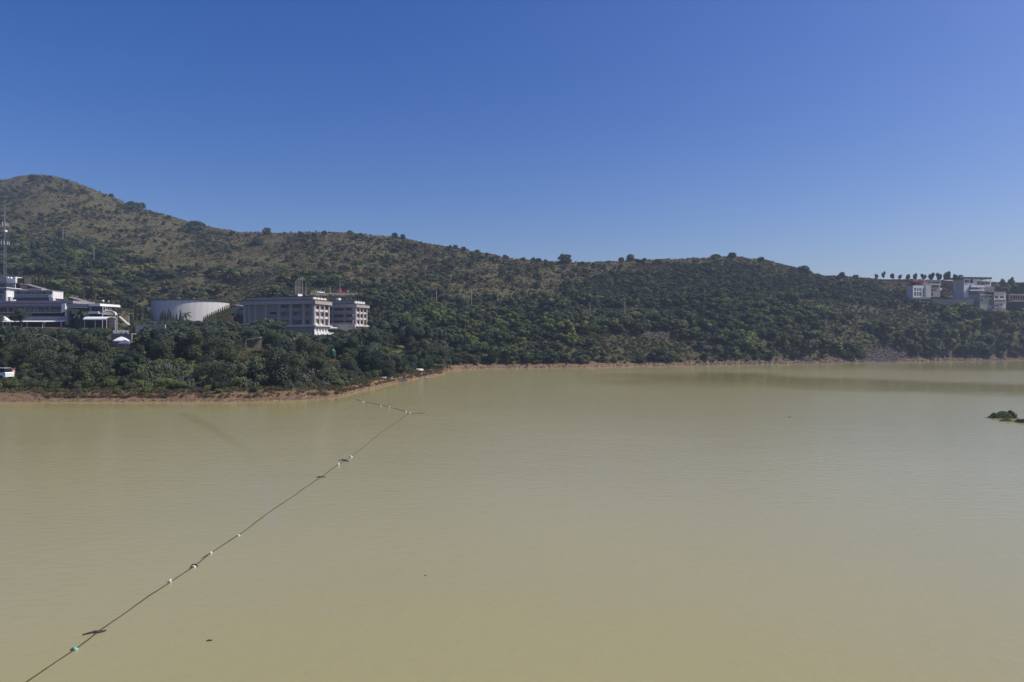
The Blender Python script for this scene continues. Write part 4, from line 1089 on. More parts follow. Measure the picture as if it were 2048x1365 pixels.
def trunk_data(seed, L, h0=.0):
    rng = np.random.default_rng(seed); mb = MB()
    top = np.array([rng.uniform(-.08, .08), rng.uniform(-.08, .08), .75])
    mb.tube([(0, 0, -.15), (top[0] * .4, top[1] * .4, .35), tuple(top)], [.085, .065, .05], 7)
    for j in range(5):
        t_ = L[j % len(L)]
        mid = (top + t_) / 2 + np.array([0, 0, -.05])
        mb.tube([tuple(top * np.array([1, 1, .85])), tuple(mid), tuple(t_)], [.04, .028, .012], 5)
    V = np.array(mb.v); Q = [f if len(f) == 4 else None for f in mb.f]
    Q = [q for q in Q if q]
    return V, np.array(Q)

MESH = {}
SHAPES = ('round', 'tall', 'bushy', 'weep', 'open')
MATN = ('dark', 'olive', 'bright', 'dry', 'greygreen')
for si, sh in enumerate(SHAPES):
    for lod, nq, lf in (('hi', 7500, .068), ('lo', 1200, .19)):
        V, Q, tone, L = crown_data(100 + si, nq, lf, sh)
        tV, tQ = trunk_data(200 + si, L)
        trunk = finish_mesh('trunk', tV, tQ, np.full(len(tQ), .5), [M['bark']])
        for mn in MATN:
            MESH['crown', sh, mn, lod] = finish_mesh('crown', V, Q, tone, [M[mn]])
            MESH['trunk', sh, lod] = trunk
            if lod == 'lo':
                MESH['tree', sh, mn] = finish_mesh('tree', np.vstack([V, tV]), np.vstack([Q, tQ + len(V)]), np.concatenate([tone, np.full(len(tQ), .5)]),
                                                   [M[mn], M['bark']], np.concatenate([np.zeros(len(Q)), np.ones(len(tQ))]))
for si in range(3):
    for mn in ('dark', 'olive', 'bright', 'dry', 'greygreen'):
        V, Q, tone, L = crown_data(300 + si, 800 if mn != 'dry' else 600, .23 if mn != 'dry' else .16, 'shrub')
        MESH['shrub', si, mn] = finish_mesh('shrub', V, Q, tone, [M[mn]])
        V, Q, tone, L = crown_data(330 + si, 3200, .095, 'shrub')
        MESH['shrubhi', si, mn] = finish_mesh('shrub', V, Q, tone, [M[mn]])

def cactus_data(seed, npad):
    rng = np.random.default_rng(seed); mb = MB(); tone = []
    pts = []
    for i in range(npad):
        if i < npad // 3: a = rng.uniform(0, 6.28); r = rng.uniform(0, .5); p = np.array([r * math.cos(a), r * math.sin(a), rng.uniform(.05, .15)])
        else:
            b = pts[rng.integers(0, len(pts))]; p = b + np.array([rng.uniform(-.14, .14), rng.uniform(-.14, .14), rng.uniform(.12, .2)])
        pts.append(p)
        az = rng.uniform(0, 6.28); tilt = rng.uniform(-.5, .5); w_, h_ = rng.uniform(.09, .13), rng.uniform(.12, .17)
        ux = np.array([math.cos(az), math.sin(az), 0]); uz = np.array([-math.sin(az) * math.sin(tilt), math.cos(az) * math.sin(tilt), math.cos(tilt)])
        un = np.cross(ux, uz) * .018
        ring = [p + ux * w_ * math.cos(t) + uz * h_ * (math.sin(t) + .8) for t in np.linspace(0, 2 * math.pi, 9)[:-1]]
        b0 = len(mb.v); mb.v += [tuple(q + un) for q in ring] + [tuple(q - un) for q in ring]
        fs = [(0, 1, 2, 3), (3, 4, 7, 0), (4, 5, 6, 7), (8, 11, 10, 9), (11, 8, 15, 12), (12, 15, 14, 13)]
        fs += [(k, 8 + k, 8 + (k + 1) % 8, (k + 1) % 8) for k in range(8)]
        tn = rng.random()
        for f in fs: mb.f.append(tuple(b0 + q for q in f)); tone.append(tn)
    return np.array(mb.v), np.array(mb.f), np.array(tone)
for si in range(2):
    V, Q, tone = cactus_data(400 + si, 70)
    MESH['cactus', si] = finish_mesh('cactus', V, Q, tone, [M['cactus']])

def cypress_data(seed):
    rng = np.random.default_rng(seed); n = 1300
    z_ = rng.random(n) ** .8; a = rng.uniform(0, 6.283, n)
    r = .10 * np.clip(np.sin(np.clip(z_ * .92 + .08, 0, 1) ** .62 * math.pi), .02, 1) * rng.uniform(.75, 1.12, n) * (1 + .25 * (vnoise(a * 2, z_ * 9, seed) - .5))
    P = np.stack([r * np.cos(a), r * np.sin(a), .03 + z_ * .97], 1)
    Nm = np.stack([np.cos(a), np.sin(a), np.full(n, .25)], 1) + rng.normal(size=(n, 3)) * .35; Nm /= np.linalg.norm(Nm, axis=1)[:, None]
    V, Q = leaf_quads(rng, P, Nm, .035)
    return V, Q, rng.random(n)
for nm in ('cypress', 'cypress_gold'):
    V, Q, tone = cypress_data(500)
    MESH[nm] = finish_mesh('foliage', V, Q, tone, [M[nm]])
tb = MB().tube([(0, 0, -.03), (0, 0, .25)], [.014, .01], 6)
MESH['cytrunk'] = tb.mesh('trunk', M['bark'])

def palm_meshes():
    rng = np.random.default_rng(600)
    t_ = MB().tube([(0, 0, -.03), (.01, 0, .4), (.02, .01, .78)], [.035, .027, .03], 8).mesh('trunk', M['bark'])
    V, Q = [], []
    for k in range(26):
        a = 2 * math.pi * k / 26 * 2.4; el = rng.uniform(-.5, 1.1); L = rng.uniform(.24, .32); prev = None
        for i in range(7):
            s = i / 6; rr = L * s * math.cos(el * (1 - .4 * s)); zz = .78 + L * s * math.sin(el) - .16 * s * s
            p = np.array([.02 + rr * math.cos(a), .01 + rr * math.sin(a), zz]); sd_ = np.array([-math.sin(a), math.cos(a), 0]) * (.035 * math.sin(math.pi * min(1, s + .12)) + .004)
            cur = (p - sd_ + np.array([0, 0, -.012]), p + np.array([0, 0, .006]), p + sd_ + np.array([0, 0, -.012]))
            if prev is not None:
                for u, v_ in ((0, 1), (1, 2)):
                    b = len(V); V += [prev[u], prev[v_], cur[v_], cur[u]]; Q.append((b, b + 1, b + 2, b + 3))
            prev = cur
    return t_, finish_mesh('fronds', np.array(V), np.array(Q), rng.random(len(Q)), [M['olive']])
MESH['palmtrunk'], MESH['palmfronds'] = palm_meshes()

def rock_mesh(seed):
    import bmesh
    bm = bmesh.new(); bmesh.ops.create_icosphere(bm, subdivisions=2, radius=1.0)
    for v in bm.verts:
        n = vnoise(np.array(v.co.x * 1.7 + seed), np.array(v.co.y * 1.7 + v.co.z * 2.3), seed)
        v.co *= .65 + .7 * float(n); v.co.z *= .62
    me = bpy.data.meshes.new('rock'); bm.to_mesh(me); bm.free(); me.materials.append(M['rock']); return me
for k in range(3): MESH['rock', k] = rock_mesh(700 + k * 13)
def tuft_mesh(seed, mat):
    rng = np.random.default_rng(seed); V, Q = [], []
    for k in range(26):
        a = rng.uniform(0, 6.28); r = rng.uniform(0, .5); x, y = r * math.cos(a), r * math.sin(a); b = len(V)
        dx, dy = rng.uniform(-.35, .35, 2); w_ = .06; c_, s_ = math.cos(a + 1.6) * w_, math.sin(a + 1.6) * w_; h_ = rng.uniform(.5, 1)
        V += [(x - c_, y - s_, 0), (x + c_, y + s_, 0), (x + c_ * .4 + dx, y + s_ * .4 + dy, h_), (x - c_ * .4 + dx, y - s_ * .4 + dy, h_)]; Q.append((b, b + 1, b + 2, b + 3))
    return finish_mesh('tuft', np.array(V), np.array(Q), rng.random(len(Q)), [M[mat]])
MESH['tuft', 0] = tuft_mesh(800, 'grass'); MESH['tuft', 1] = tuft_mesh(801, 'olive'); MESH['tuft', 2] = tuft_mesh(802, 'dry')

def scatter(name, label, pts, scl, rot, idx, protos):
    """one mass of plants or stones: an object whose points carry instances"""
    pts = np.asarray(pts, np.float32); n = len(pts)
    me = bpy.data.meshes.new(name); me.vertices.add(n); me.vertices.foreach_set('co', pts.ravel())
    a = me.attributes.new('scl', 'FLOAT_VECTOR', 'POINT'); a.data.foreach_set('vector', np.asarray(scl, np.float32).ravel())
    a = me.attributes.new('rot', 'FLOAT_VECTOR', 'POINT'); a.data.foreach_set('vector', np.asarray(rot, np.float32).ravel())
    a = me.attributes.new('idx', 'INT', 'POINT'); a.data.foreach_set('value', np.asarray(idx, np.int32))
    me.update()
    o = link_mesh(name, me)
    ng = bpy.data.node_groups.new(name + '_scatter', 'GeometryNodeTree')
    ng.interface.new_socket('Geometry', in_out='INPUT', socket_type='NodeSocketGeometry'); ng.interface.new_socket('Geometry', in_out='OUTPUT', socket_type='NodeSocketGeometry')
    gi = ng.nodes.new('NodeGroupInput'); go = ng.nodes.new('NodeGroupOutput')
    join = ng.nodes.new('GeometryNodeJoinGeometry'); lk = ng.links.new
    for m_ in reversed(protos):
        po = bpy.data.objects.new('plant_source', m_)
        oi = ng.nodes.new('GeometryNodeObjectInfo'); oi.inputs['Object'].default_value = po
        gt = ng.nodes.new('GeometryNodeGeometryToInstance'); lk(oi.outputs['Geometry'], gt.inputs[0]); lk(gt.outputs[0], join.inputs[0])
    def attr(nm, ty):
        q = ng.nodes.new('GeometryNodeInputNamedAttribute'); q.data_type = ty; q.inputs['Name'].default_value = nm; return q.outputs[0]
    ip = ng.nodes.new('GeometryNodeInstanceOnPoints'); lk(gi.outputs[0], ip.inputs['Points']); lk(join.outputs[0], ip.inputs['Instance'])
    ip.inputs['Pick Instance'].default_value = True
    lk(attr('idx', 'INT'), ip.inputs['Instance Index']); lk(attr('scl', 'FLOAT_VECTOR'), ip.inputs['Scale'])
    er = ng.nodes.new('FunctionNodeEulerToRotation'); lk(attr('rot', 'FLOAT_VECTOR'), er.inputs[0]); lk(er.outputs[0], ip.inputs['Rotation'])
    lk(ip.outputs[0], go.inputs[0])
    md = o.modifiers.new('scatter', 'NODES'); md.node_group = ng
    tag(o, label, kind='stuff'); return o

# ------------------------------------------------------------------ where plants grow
def make_plants():
    rng = np.random.default_rng(77)
    n = 240000
    px = rng.uniform(-90, 2140, n)
    sh, rd = shore_at(px), ridge_at(px)
    lo_, hi_ = sh + 3, rd + 14
    d = np.sqrt(rng.random(n) * (hi_ ** 2 - lo_ ** 2) + lo_ ** 2)
    keep = rng.random(n) < (hi_ ** 2 - lo_ ** 2) / (hi_ ** 2 - lo_ ** 2).max()
    px, d, sh, rd = px[keep], d[keep], sh[keep], rd[keep]
    Z = terrain_px(px, d); X = (px - CX) / F * d
    yp = CY - (Z - CAMZ) * F / d
    n = len(px); so = d - sh; fr = so / (rd - sh)
    near = (px < 895) & (d < np.interp(px, [-100, 240, 300, 480, 700, 745, 810, 895], [218, 214, 300, 300, 255, 260, 250, 240]))
    ybd = np.interp(px, [0, 150, 260, 350, 480, 600, 700, 800, 900, 1050, 1130, 1200, 1300, 2048], [455, 470, 510, 545, 548, 545, 565, 585, 598, 606, 575, 540, 528, 528])
    dense = (yp > ybd + (fbm(X / 22, d / 22, 5) - .5) * 40) & ~near
    upR = dense & (px > 1150) & (fr > .45)
    cl = fbm(X / 26, d / 26, 31); cl2 = fbm(X / 11, d / 11, 37)
    u = rng.random(n); u2 = rng.random(n); u3 = rng.random(n)
    kind = np.full(n, -1); r = np.zeros(n)
    # kinds: 0 tree, 1 shrub, 2 cactus
    # near bank
    t = near & (Z > 1.5)
    kind = np.where(t & (u < .34), 0, np.where(t & (u < .78), 1, np.where(t, 2, kind)))
    kind = np.where(t & (kind == 2) & ((px < 290) | (px > 740) | (cl < .42)), 1, kind)
    r = np.where(t & (kind == 0), 1.7 + 2.3 * u2 ** 1.4, r); r = np.where(t & (kind == 1), .8 + 1.3 * u2, r); r = np.where(t & (kind == 2), .8 + .9 * u2, r)
    lowz = np.interp(px, [0, 300, 600, 700, 760], [3.2, 5.0, 5.0, 2.6, 1.5]) + (cl - .5) * 6
    kind = np.where(t & (kind == 0) & (Z < lowz) & (u3 < .85), 1, kind); r = np.where(t & (kind == 1), np.minimum(r, 2.1), r)
    b = near & (Z > .55) & (Z <= 1.6) & (u < .3); kind = np.where(b, 1, kind); r = np.where(b, .4 + .7 * u2, r)
    cz = near & (px > 285) & (px < 690) & (yp > 722 + (cl2 - .5) * 30) & (yp < 778); 
    kind = np.where(cz & (u3 < .5), 2, np.where(cz & (kind == 0) & (u3 < .93), 1, kind)); r = np.where(cz & (kind == 2), .8 + 1.0 * u2, np.where(cz & (kind == 1), .7 + 1.1 * u2, r))
    gp = near & (cl2 < .44) & (u3 < .6); kind = np.where(gp, -1, kind)
    # dense woods
    t = dense & ~upR & (Z > 1.3)
    kind = np.where(t & (u < .40 + 1.1 * (cl2 - .5) + .3 * (px > 1650)), 0, np.where(t, 1, kind))
    r = np.where(t & (kind == 0), 1.3 + 2.4 * u2 ** 2.2 + 1.6 * (cl > .57) * u3 + .9 * (px > 1650) * u3, r); r = np.where(t & (kind == 1), .7 + 1.1 * u2, r)
    t = dense & (px > 1820) & (yp > 612) & (kind == 0); r = np.where(t, r * 1.35, r); gq = dense & (cl2 < .40) & (u3 < .7); kind = np.where(gq, np.where(u < .25, 1, -1), kind); r = np.where(gq, .5 + .5 * u2, r)
    t = upR; kind = np.where(t & (u < .28), 0, np.where(t, 1, kind)); r = np.where(t & (kind == 0), 1.2 + 1.3 * u2 ** 1.5, r); r = np.where(t & (kind == 1), .6 + 1.0 * u2, r)
    # stretches of low merged scrub inside the woods
    sp = fbm(X / 42, d / 17, 123); sb = dense & (sp > .545) & (kind >= 0) & (Z > 3)
    kind = np.where(sb & (u < .94), 1, kind); r = np.where(sb & (kind == 1), .45 + .75 * u2, r)
    # open slope
    t = ~dense & ~near & (Z > 1.3)
    cov = np.clip((cl - .46) * 1.8 + (cl2 - .5) * 1.2 + .16, .08, .6)
    cov = np.where(px > 620, cov + .14, cov - .04)
    ok = t & (u < cov)
    kind = np.where(ok, np.where(u3 < .10, 0, 1), kind)
    r = np.where(ok & (kind == 0), 1.3 + 1.6 * u2, r); r = np.where(ok & (kind == 1), .35 + .95 * u2 ** 2.2, r)
    gap = dense & (px < 520) & (cl2 < .5) & (u < .5); kind = np.where(gap, -1, kind)
    # ridge skyline: small only
    sk = (d > rd - 14) & (kind >= 0); kind = np.where(sk & (u3 < .45), -1, np.where(sk, 1, kind)); r = np.where(sk, np.minimum(r, .5 + .8 * u2), r)
    sc = np.zeros(n, bool)
    for (qx, qy, rx, ry) in ((1765, 712, 42, 13), (1312, 672, 26, 8), (795, 699, 17, 9)):
        sc |= ((px - qx) / rx) ** 2 + ((yp - qy) / ry) ** 2 < 1
    kind = np.where(sc, -1, kind)
    terr_ = (px > 1764) & (px < 1826) & (d > 412) & (d < 452); kind = np.where(terr_ & (u < .85), -1, kind)
    kind = np.where((px > 1886) & (px < 1920) & (d > 392) & (d < 432) & (u < .9), -1, kind)
    for (a, b_, c, e_) in FOOT:
        m_ = r * F / d
        kind = np.where((px > a - m_) & (px < b_ + m_) & (d > c - r) & (d < e_ + r * .6), -1, kind)
    # colour of each plant
    q = .70 * fbm(X / 20, d / 13, 51) + .30 * u3
    col = np.where(q < .45, 0, np.where(q < .64, 1, 2))
    col = np.where(~dense & ~near & (q > .52), 3, np.where(~dense & ~near & (q > .30), 1, col)); col = np.where(dense & (px < 520) & (col == 2) & (u2 < .6), 1, col); col = np.where(dense & (u3 > .93) & (u2 < .5) & (kind == 1), 3, col)
    ds_ = dense & (kind == 1); col = np.where(ds_, np.where(q < .40, 0, np.where(u2 < .5, 1, np.where(u2 < .68, 2, np.where(u2 < .9, 4, 3)))), col); dt_ = dense & (kind == 0); col = np.where(dt_ & (u3 < .55), 0, col)
    col = np.where(sb & (kind == 1), np.where(u3 < .42, 1, np.where(u3 < .62, 3, np.where(u3 < .9, 4, 2))), col)
    gz = ((px - 640) / 95) ** 2 + ((yp - 528) / 24) ** 2 < 1; col = np.where(gz & (u2 < .7), 2, col)
    gz = ((px - 920) / 70) ** 2 + ((yp - 632) / 16) ** 2 < 1; col = np.where(gz & (u2 < .6), 2, col)
    tn = near & (kind == 0); col = np.where(tn, np.where(u2 < .36, 0, np.where(u2 < .74, 4, np.where(r < 2.8, 1, 4))), col)
    col = np.where(near & (kind == 1) & (u3 < .3), 4, col); col = np.where(near & (kind == 1) & (u3 > .66) & (px > 330), 2, col); col = np.where(dense & (col == 1) & (u2 < .35), 4, col); col = np.where(near & (kind == 1) & (col == 2) & (u2 < .45), 1, col)
    col = np.where((Z < 1.5) & (u2 < .55), 3, col)
    col = np.where((kind == 0) & (col == 3), 4, col)
    # height, kept under the sight lines to the buildings
    H = np.where(kind == 0, r * np.where(near, rng.uniform(1.6, 2.3, n), rng.uniform(1.1, 1.9, n)), np.where(kind == 1, r * rng.uniform(.75, 1.2, n), r * .95))
    LPX = [-100, 40, 60, 150, 228, 231, 263, 266, 480, 500, 545, 560, 625, 640, 700, 740, 765, 900]; LPY = [650, 650, 654, 657, 657, 692, 692, 652, 650, 642, 642, 655, 664, 669, 657, 650, 600, 560]; lim = np.interp(px, LPX, LPY)
    dl = np.interp(px, [-100, 238, 242, 298, 302, 466, 470, 660, 664, 750, 760], [226, 226, 300, 300, 320, 320, 280, 260, 290, 290, 0])
    lim = np.where((px > 266) & (px < 480) & (d > 225), 641 + 8 * (cl2 - .5), lim)
    hmax = (CAMZ + (CY - lim) / F * d) - Z
    f = d < dl
    wpx_ = r * F / d * .85
    for sgn in (-1, 1):
        l2 = np.interp(px + sgn * wpx_, LPX, LPY); l2 = np.where((px > 266) & (px < 480) & (d > 225), lim, l2)
        hmax = np.minimum(hmax, (CAMZ + (CY - l2) / F * d) - Z)
    for (a, b_, dm, yl) in WINDOWS + [(-30, 36, 133, 753), (486, 524, 187, 714), (779, 811, float(G(795, 699).y) - 2, 707), (656, 676, 176, 727), (222, 262, 189, 700)]:
        inn = (px + wpx_ > a) & (px - wpx_ < b_) & (d < dm); f = f | inn
        hmax = np.where(inn, np.minimum(np.where(d < dl, hmax, 99), (CAMZ + (CY - yl) / F * d) - Z), hmax)
    shrink = np.where(f, np.clip(hmax / np.maximum(H, .1), 0, 1), 1.0)
    sm = f & (shrink < .5) & (kind >= 0); kind = np.where(sm & (hmax < .5), -1, np.where(sm, 1, kind)); r = np.where(sm, np.minimum(r, .8 + u2), r); H = np.where(sm, np.minimum(r * 1.1, hmax), H * shrink); r = np.where(sm, r, r * np.clip(shrink + .25, 0, 1))
    lim2 = np.interp(px, [1810, 1820, 1945, 1950, 2020, 2060], [560, 600, 603, 613, 613, 606]); f2 = (px > 1812) & (d < np.interp(px, [1812, 2060], [384, 384])) & (d > 345)
    hm2 = (CAMZ + (CY - lim2) / F * d) - Z
    s2 = np.where(f2, np.clip(hm2 / np.maximum(H, .1), 0, 1), 1.0); sm = f2 & (s2 < .5) & (kind >= 0); kind = np.where(sm & (hm2 < .5), -1, np.where(sm, 1, kind)); r = np.where(sm, np.minimum(r, .9 + u2), r); H = np.where(sm, np.minimum(r * 1.1, hm2), H * s2)
    # spacing
    order = np.argsort(-r * (kind >= 0) * np.where(kind == 0, 1.6, np.where(kind == 2, 2.0, 1)) + rng.random(n) * .8)
    grid = {}; sel = []; cs = 6.0
    fac = np.where(near, .56, np.where(dense, .49, .62))
    Xl, dl_, rl_, kl, fl = X.tolist(), d.tolist(), r.tolist(), kind.tolist(), fac.tolist()
    for i in order.tolist():
        if kl[i] < 0: continue
        x, y, ri = Xl[i], dl_[i], rl_[i]; gx, gy = int(x // cs), int(y // cs); ok = True
        for ax in (gx - 1, gx, gx + 1):
            for ay in (gy - 1, gy, gy + 1):
                for j in grid.get((ax, ay), ()):
                    m_ = fl[i] * (ri + rl_[j]) * (1.0 if kl[i] == kl[j] else .62)
                    if (Xl[j] - x) ** 2 + (dl_[j] - y) ** 2 < m_ * m_: ok = False; break
                if not ok: break
            if not ok: break
        if ok: grid.setdefault((gx, gy), []).append(i); sel.append(i)
    sel = np.array(sel)
    return dict(px=px[sel], d=d[sel], X=X[sel], Z=Z[sel], r=r[sel], H=H[sel], kind=kind[sel], col=col[sel], near=near[sel], dense=dense[sel], yp=yp[sel])
PT = make_plants()

def visible_area(P):
    """rough count of photo cells each plant shows, painted far to near"""
    s = 4.0; Wc, Hc = int(2048 / s), int(1365 / s)
    buf = np.full((Hc, Wc), -1, np.int32); order = np.argsort(-P['d'])
    for i in order:
        k = F / P['d'][i] / s; cx = P['px'][i] / s; y0 = (CY - (P['Z'][i] + P['H'][i] - CAMZ) * F / P['d'][i]) / s; y1 = (CY - (P['Z'][i] - CAMZ) * F / P['d'][i]) / s
        w_ = P['r'][i] * k * .85
        a, b = int(round(cx - w_)), int(round(cx + w_)); c, e_ = int(round(y0 + .1 * (y1 - y0))), int(round(y1))
        if b < 0 or a >= Wc or e_ < 0: continue
        buf[max(c, 0):max(e_, c + 1), max(a, 0):max(b, a + 1)] = i
    for b_ in ((0, 230, 560, 648), (308, 458, 600, 640), (490, 736, 595, 655)):
        buf[int(b_[2] / s):int(b_[3] / s), int(b_[0] / s):int(b_[1] / s)] = -1
    return np.bincount(buf[buf >= 0].ravel(), minlength=len(P['d']))
VIS = visible_area(PT)

COLW = ['dark green', 'olive green', 'bright green', 'dry brown', 'grey green']
def region(px, d, yp, near):
    if near:
        if px < 120: return 'on the bank below the long low building'
        if px < 262: return 'on the bank below the white canopies'
        if px < 400: return 'on the bank below the round tank'
        if px < 490: return 'on the bank between tank and hotel'
        if px < 640: return 'on the slope below the long hotel block'
        if px < 745: return 'on the slope below the recessed hotel block'
        return 'on the point beside the boats'
    if px < 250: s = 'above the white buildings'
    elif px < 480: s = 'above the round tank'
    elif px < 760: s = 'behind the hotel'
    elif px < 1000: s = 'past the wooded point'
    elif px < 1220: s = 'under the lone ridge tree'
    elif px < 1500: s = 'under the rounded ridge'
    elif px < 1700: s = 'left of the rock scree'
    elif px < 1850: s = 'above the rock scree'
    else: s = 'beneath the hillside houses'
    return ('high on the hillside ' if yp < 590 else 'low on the hillside ') + s
def size_word(h): return 'tall' if h > 7.5 else ('medium' if h > 4.5 else 'small')

def add_tree(x, y, z_, r, H, sh, mn, rz, label, group, hi=True, cat='tree', name='broadleaf_tree', fac=None):
    e = empty(name, (x, y, z_ - .15), rz, label, cat, group)
    zf = {'round': 2.05, 'tall': 2.6, 'bushy': 1.9, 'weep': 2.0, 'open': 2.1}[sh]
    e.scale = (r, r, H / zf)
    lod = 'hi' if hi else 'lo'
    link_mesh('trunk', MESH['trunk', sh, lod], e); link_mesh('crown', MESH['crown', sh, mn, lod], e)
    return e

LAB = {}
def place_plants():
    rng = np.random.default_rng(5)
    P = PT; n = len(P['d'])
    indiv = np.zeros(n, bool)
    for k, cap in ((0, 285), (1, 290), (2, 220)):
        ids = np.where((P['kind'] == k) & (VIS > (1 if k == 0 else 1)))[0]
        ids = ids[np.argsort(-VIS[ids])][:cap]; indiv[ids] = True
    shp = rng.integers(0, 5, n); shp = np.where(P['near'] & (shp < 2) & (rng.random(n) < .75), 2 + shp, shp); rot = rng.uniform(0, 6.28, n)
    for i in np.where(indiv)[0]:
        k = P['kind'][i]; reg = region(P['px'][i], P['d'][i], P['yp'][i], P['near'][i]); cw = COLW[P['col'][i]]
        x, y, z_, r, H = P['X'][i], P['d'][i], P['Z'][i], P['r'][i], P['H'][i]
        if k == 0:
            sh = SHAPES[shp[i]]
            form = {'round': 'rounded', 'tall': 'upright', 'bushy': 'bushy', 'weep': 'drooping', 'open': 'loose'}[sh]
            lab = f'{size_word(H)} {form} {cw} tree {reg}'
            LAB.setdefault(lab, []).append((P['px'][i], add_tree(x, y, z_, r, H, sh, MATN[P['col'][i]], rot[i], lab, lab, hi=P['d'][i] < 235)))
        elif k == 1:
            o = link_mesh('shrub', MESH['shrubhi' if y < 235 else 'shrub', shp[i] % 3, MATN[P['col'][i]]])
            o.location = (x, y, z_ - .1); o.rotation_euler = (0, 0, rot[i]); o.scale = (r, r, H / 1.05)
            lab = f"{'broad' if r > 1.5 else 'small'} {cw} shrub {reg}"; tag(o, lab, 'shrub', lab); LAB.setdefault(lab, []).append((P['px'][i], o))
        else:
            o = link_mesh('prickly_pear', MESH['cactus', shp[i] % 2]); o.location = (x, y, z_ - .05); o.rotation_euler = (0, 0, rot[i]); o.scale = (r, r, H)
            lab = f"{'large' if r > 1.25 else 'small'} prickly pear clump {reg}"; tag(o, lab, 'cactus', lab); LAB.setdefault(lab, []).append((P['px'][i], o))
    ORD = ['leftmost'] + [q + ' from left' for q in 'second third fourth fifth sixth seventh eighth ninth tenth eleventh twelfth thirteenth fourteenth fifteenth sixteenth seventeenth eighteenth nineteenth twentieth'.split()]
    for lab, lst in LAB.items():
        if 1 < len(lst) <= 20:
            lst.sort(key=lambda q: q[0])
            for k, (_, o) in enumerate(lst):
                w_ = ORD[k] if k < len(lst) - 1 else 'rightmost'
                o['label'] = lab.replace(' low on the hillside', ' low') .replace(' high on the hillside', ' high') + ', ' + w_
    rest = ~indiv
    for k, nm, lab in ((0, 'hillside_woodland', 'mass of mixed green trees covering the hillside'), (1, 'hillside_scrub', 'mass of low olive and brown scrub over the slopes'), (2, 'cactus_thicket', 'thicket of prickly pear on the left bank')):
        ids = np.where(rest & (P['kind'] == k))[0]
        if not len(ids): continue
        pts = np.stack([P['X'][ids], P['d'][ids], P['Z'][ids] - .12], 1)
        ro = np.stack([np.zeros(len(ids)), np.zeros(len(ids)), rot[ids]], 1)
        if k == 0:
            protos = [MESH['tree', s_, m_] for s_ in SHAPES for m_ in MATN]; ix = shp[ids] * 5 + P['col'][ids]
            zf = np.array([2.05, 2.6, 1.9, 2.0, 2.1])[shp[ids]]; sc = np.stack([P['r'][ids], P['r'][ids], P['H'][ids] / zf], 1)
        elif k == 1:
            protos = [MESH['shrub', s_, m_] for s_ in range(3) for m_ in MATN]; ix = (shp[ids] % 3) * 5 + P['col'][ids]
            sc = np.stack([P['r'][ids], P['r'][ids], P['H'][ids] / 1.05], 1)
        else:
            protos = [MESH['cactus', 0], MESH['cactus', 1]]; ix = shp[ids] % 2; sc = np.stack([P['r'][ids], P['r'][ids], P['H'][ids]], 1)
        scatter(nm, lab, pts, sc, ro, ix, protos)
    print('plants', n, 'trees', (P['kind'] == 0).sum(), 'shrubs', (P['kind'] == 1).sum(), 'cactus', (P['kind'] == 2).sum(), 'indiv', indiv.sum())
place_plants()

# grass tufts on open slopes and the bank; stones along the water line
def place_tufts():
    rng = np.random.default_rng(9); n = 90000
    px = np.where(rng.random(n) < .45, rng.uniform(-60, 900, n), rng.uniform(-60, 2100, n)); sh, rd = shore_at(px), ridge_at(px)
    fr = np.where((px < 900) & (rng.random(n) < .4), rng.random(n) ** 2 * .25, rng.random(n) ** .8); d = sh + 1.5 + (rd + 5 - sh) * fr
    Z = terrain_px(px, d); X = (px - CX) / F * d; g_ = fbm(X / 14, d / 14, 90)
    ok = (rng.random(n) < np.clip((g_ - .3) * 2.5, 0, 1)) & (Z > .25) & ((Z > 1.3) | (rng.random(n) < .35))
    px, d, Z, X, fr = px[ok], d[ok], Z[ok], X[ok], fr[ok]; m = len(px)
    inside = np.zeros(m, bool)
    for (a, b, c, e_) in FOOT: inside |= (px > a) & (px < b) & (d > c) & (d < e_)
    k = ~inside; px, d, Z, X, fr = px[k], d[k], Z[k], X[k], fr[k]; m = len(px)
    s = np.where(d < 230, rng.uniform(.35, .8, m), rng.uniform(.6, 1.3, m))
    u = rng.random(m); ix = np.where((Z < 1.6) & (u < .5), 2, np.where(u < .45 + .3 * (fr > .5), 0, np.where(u < .8, 1, 2)))
    scatter('dry_grass', 'tufts of dry grass over the open slopes and bank', np.stack([X, d, Z - .03], 1), np.stack([s * 1.3, s * 1.3, s * .8], 1), np.stack([np.zeros(m), np.zeros(m), rng.uniform(0, 6.28, m)], 1), ix, [MESH['tuft', q] for q in range(3)])
place_tufts()
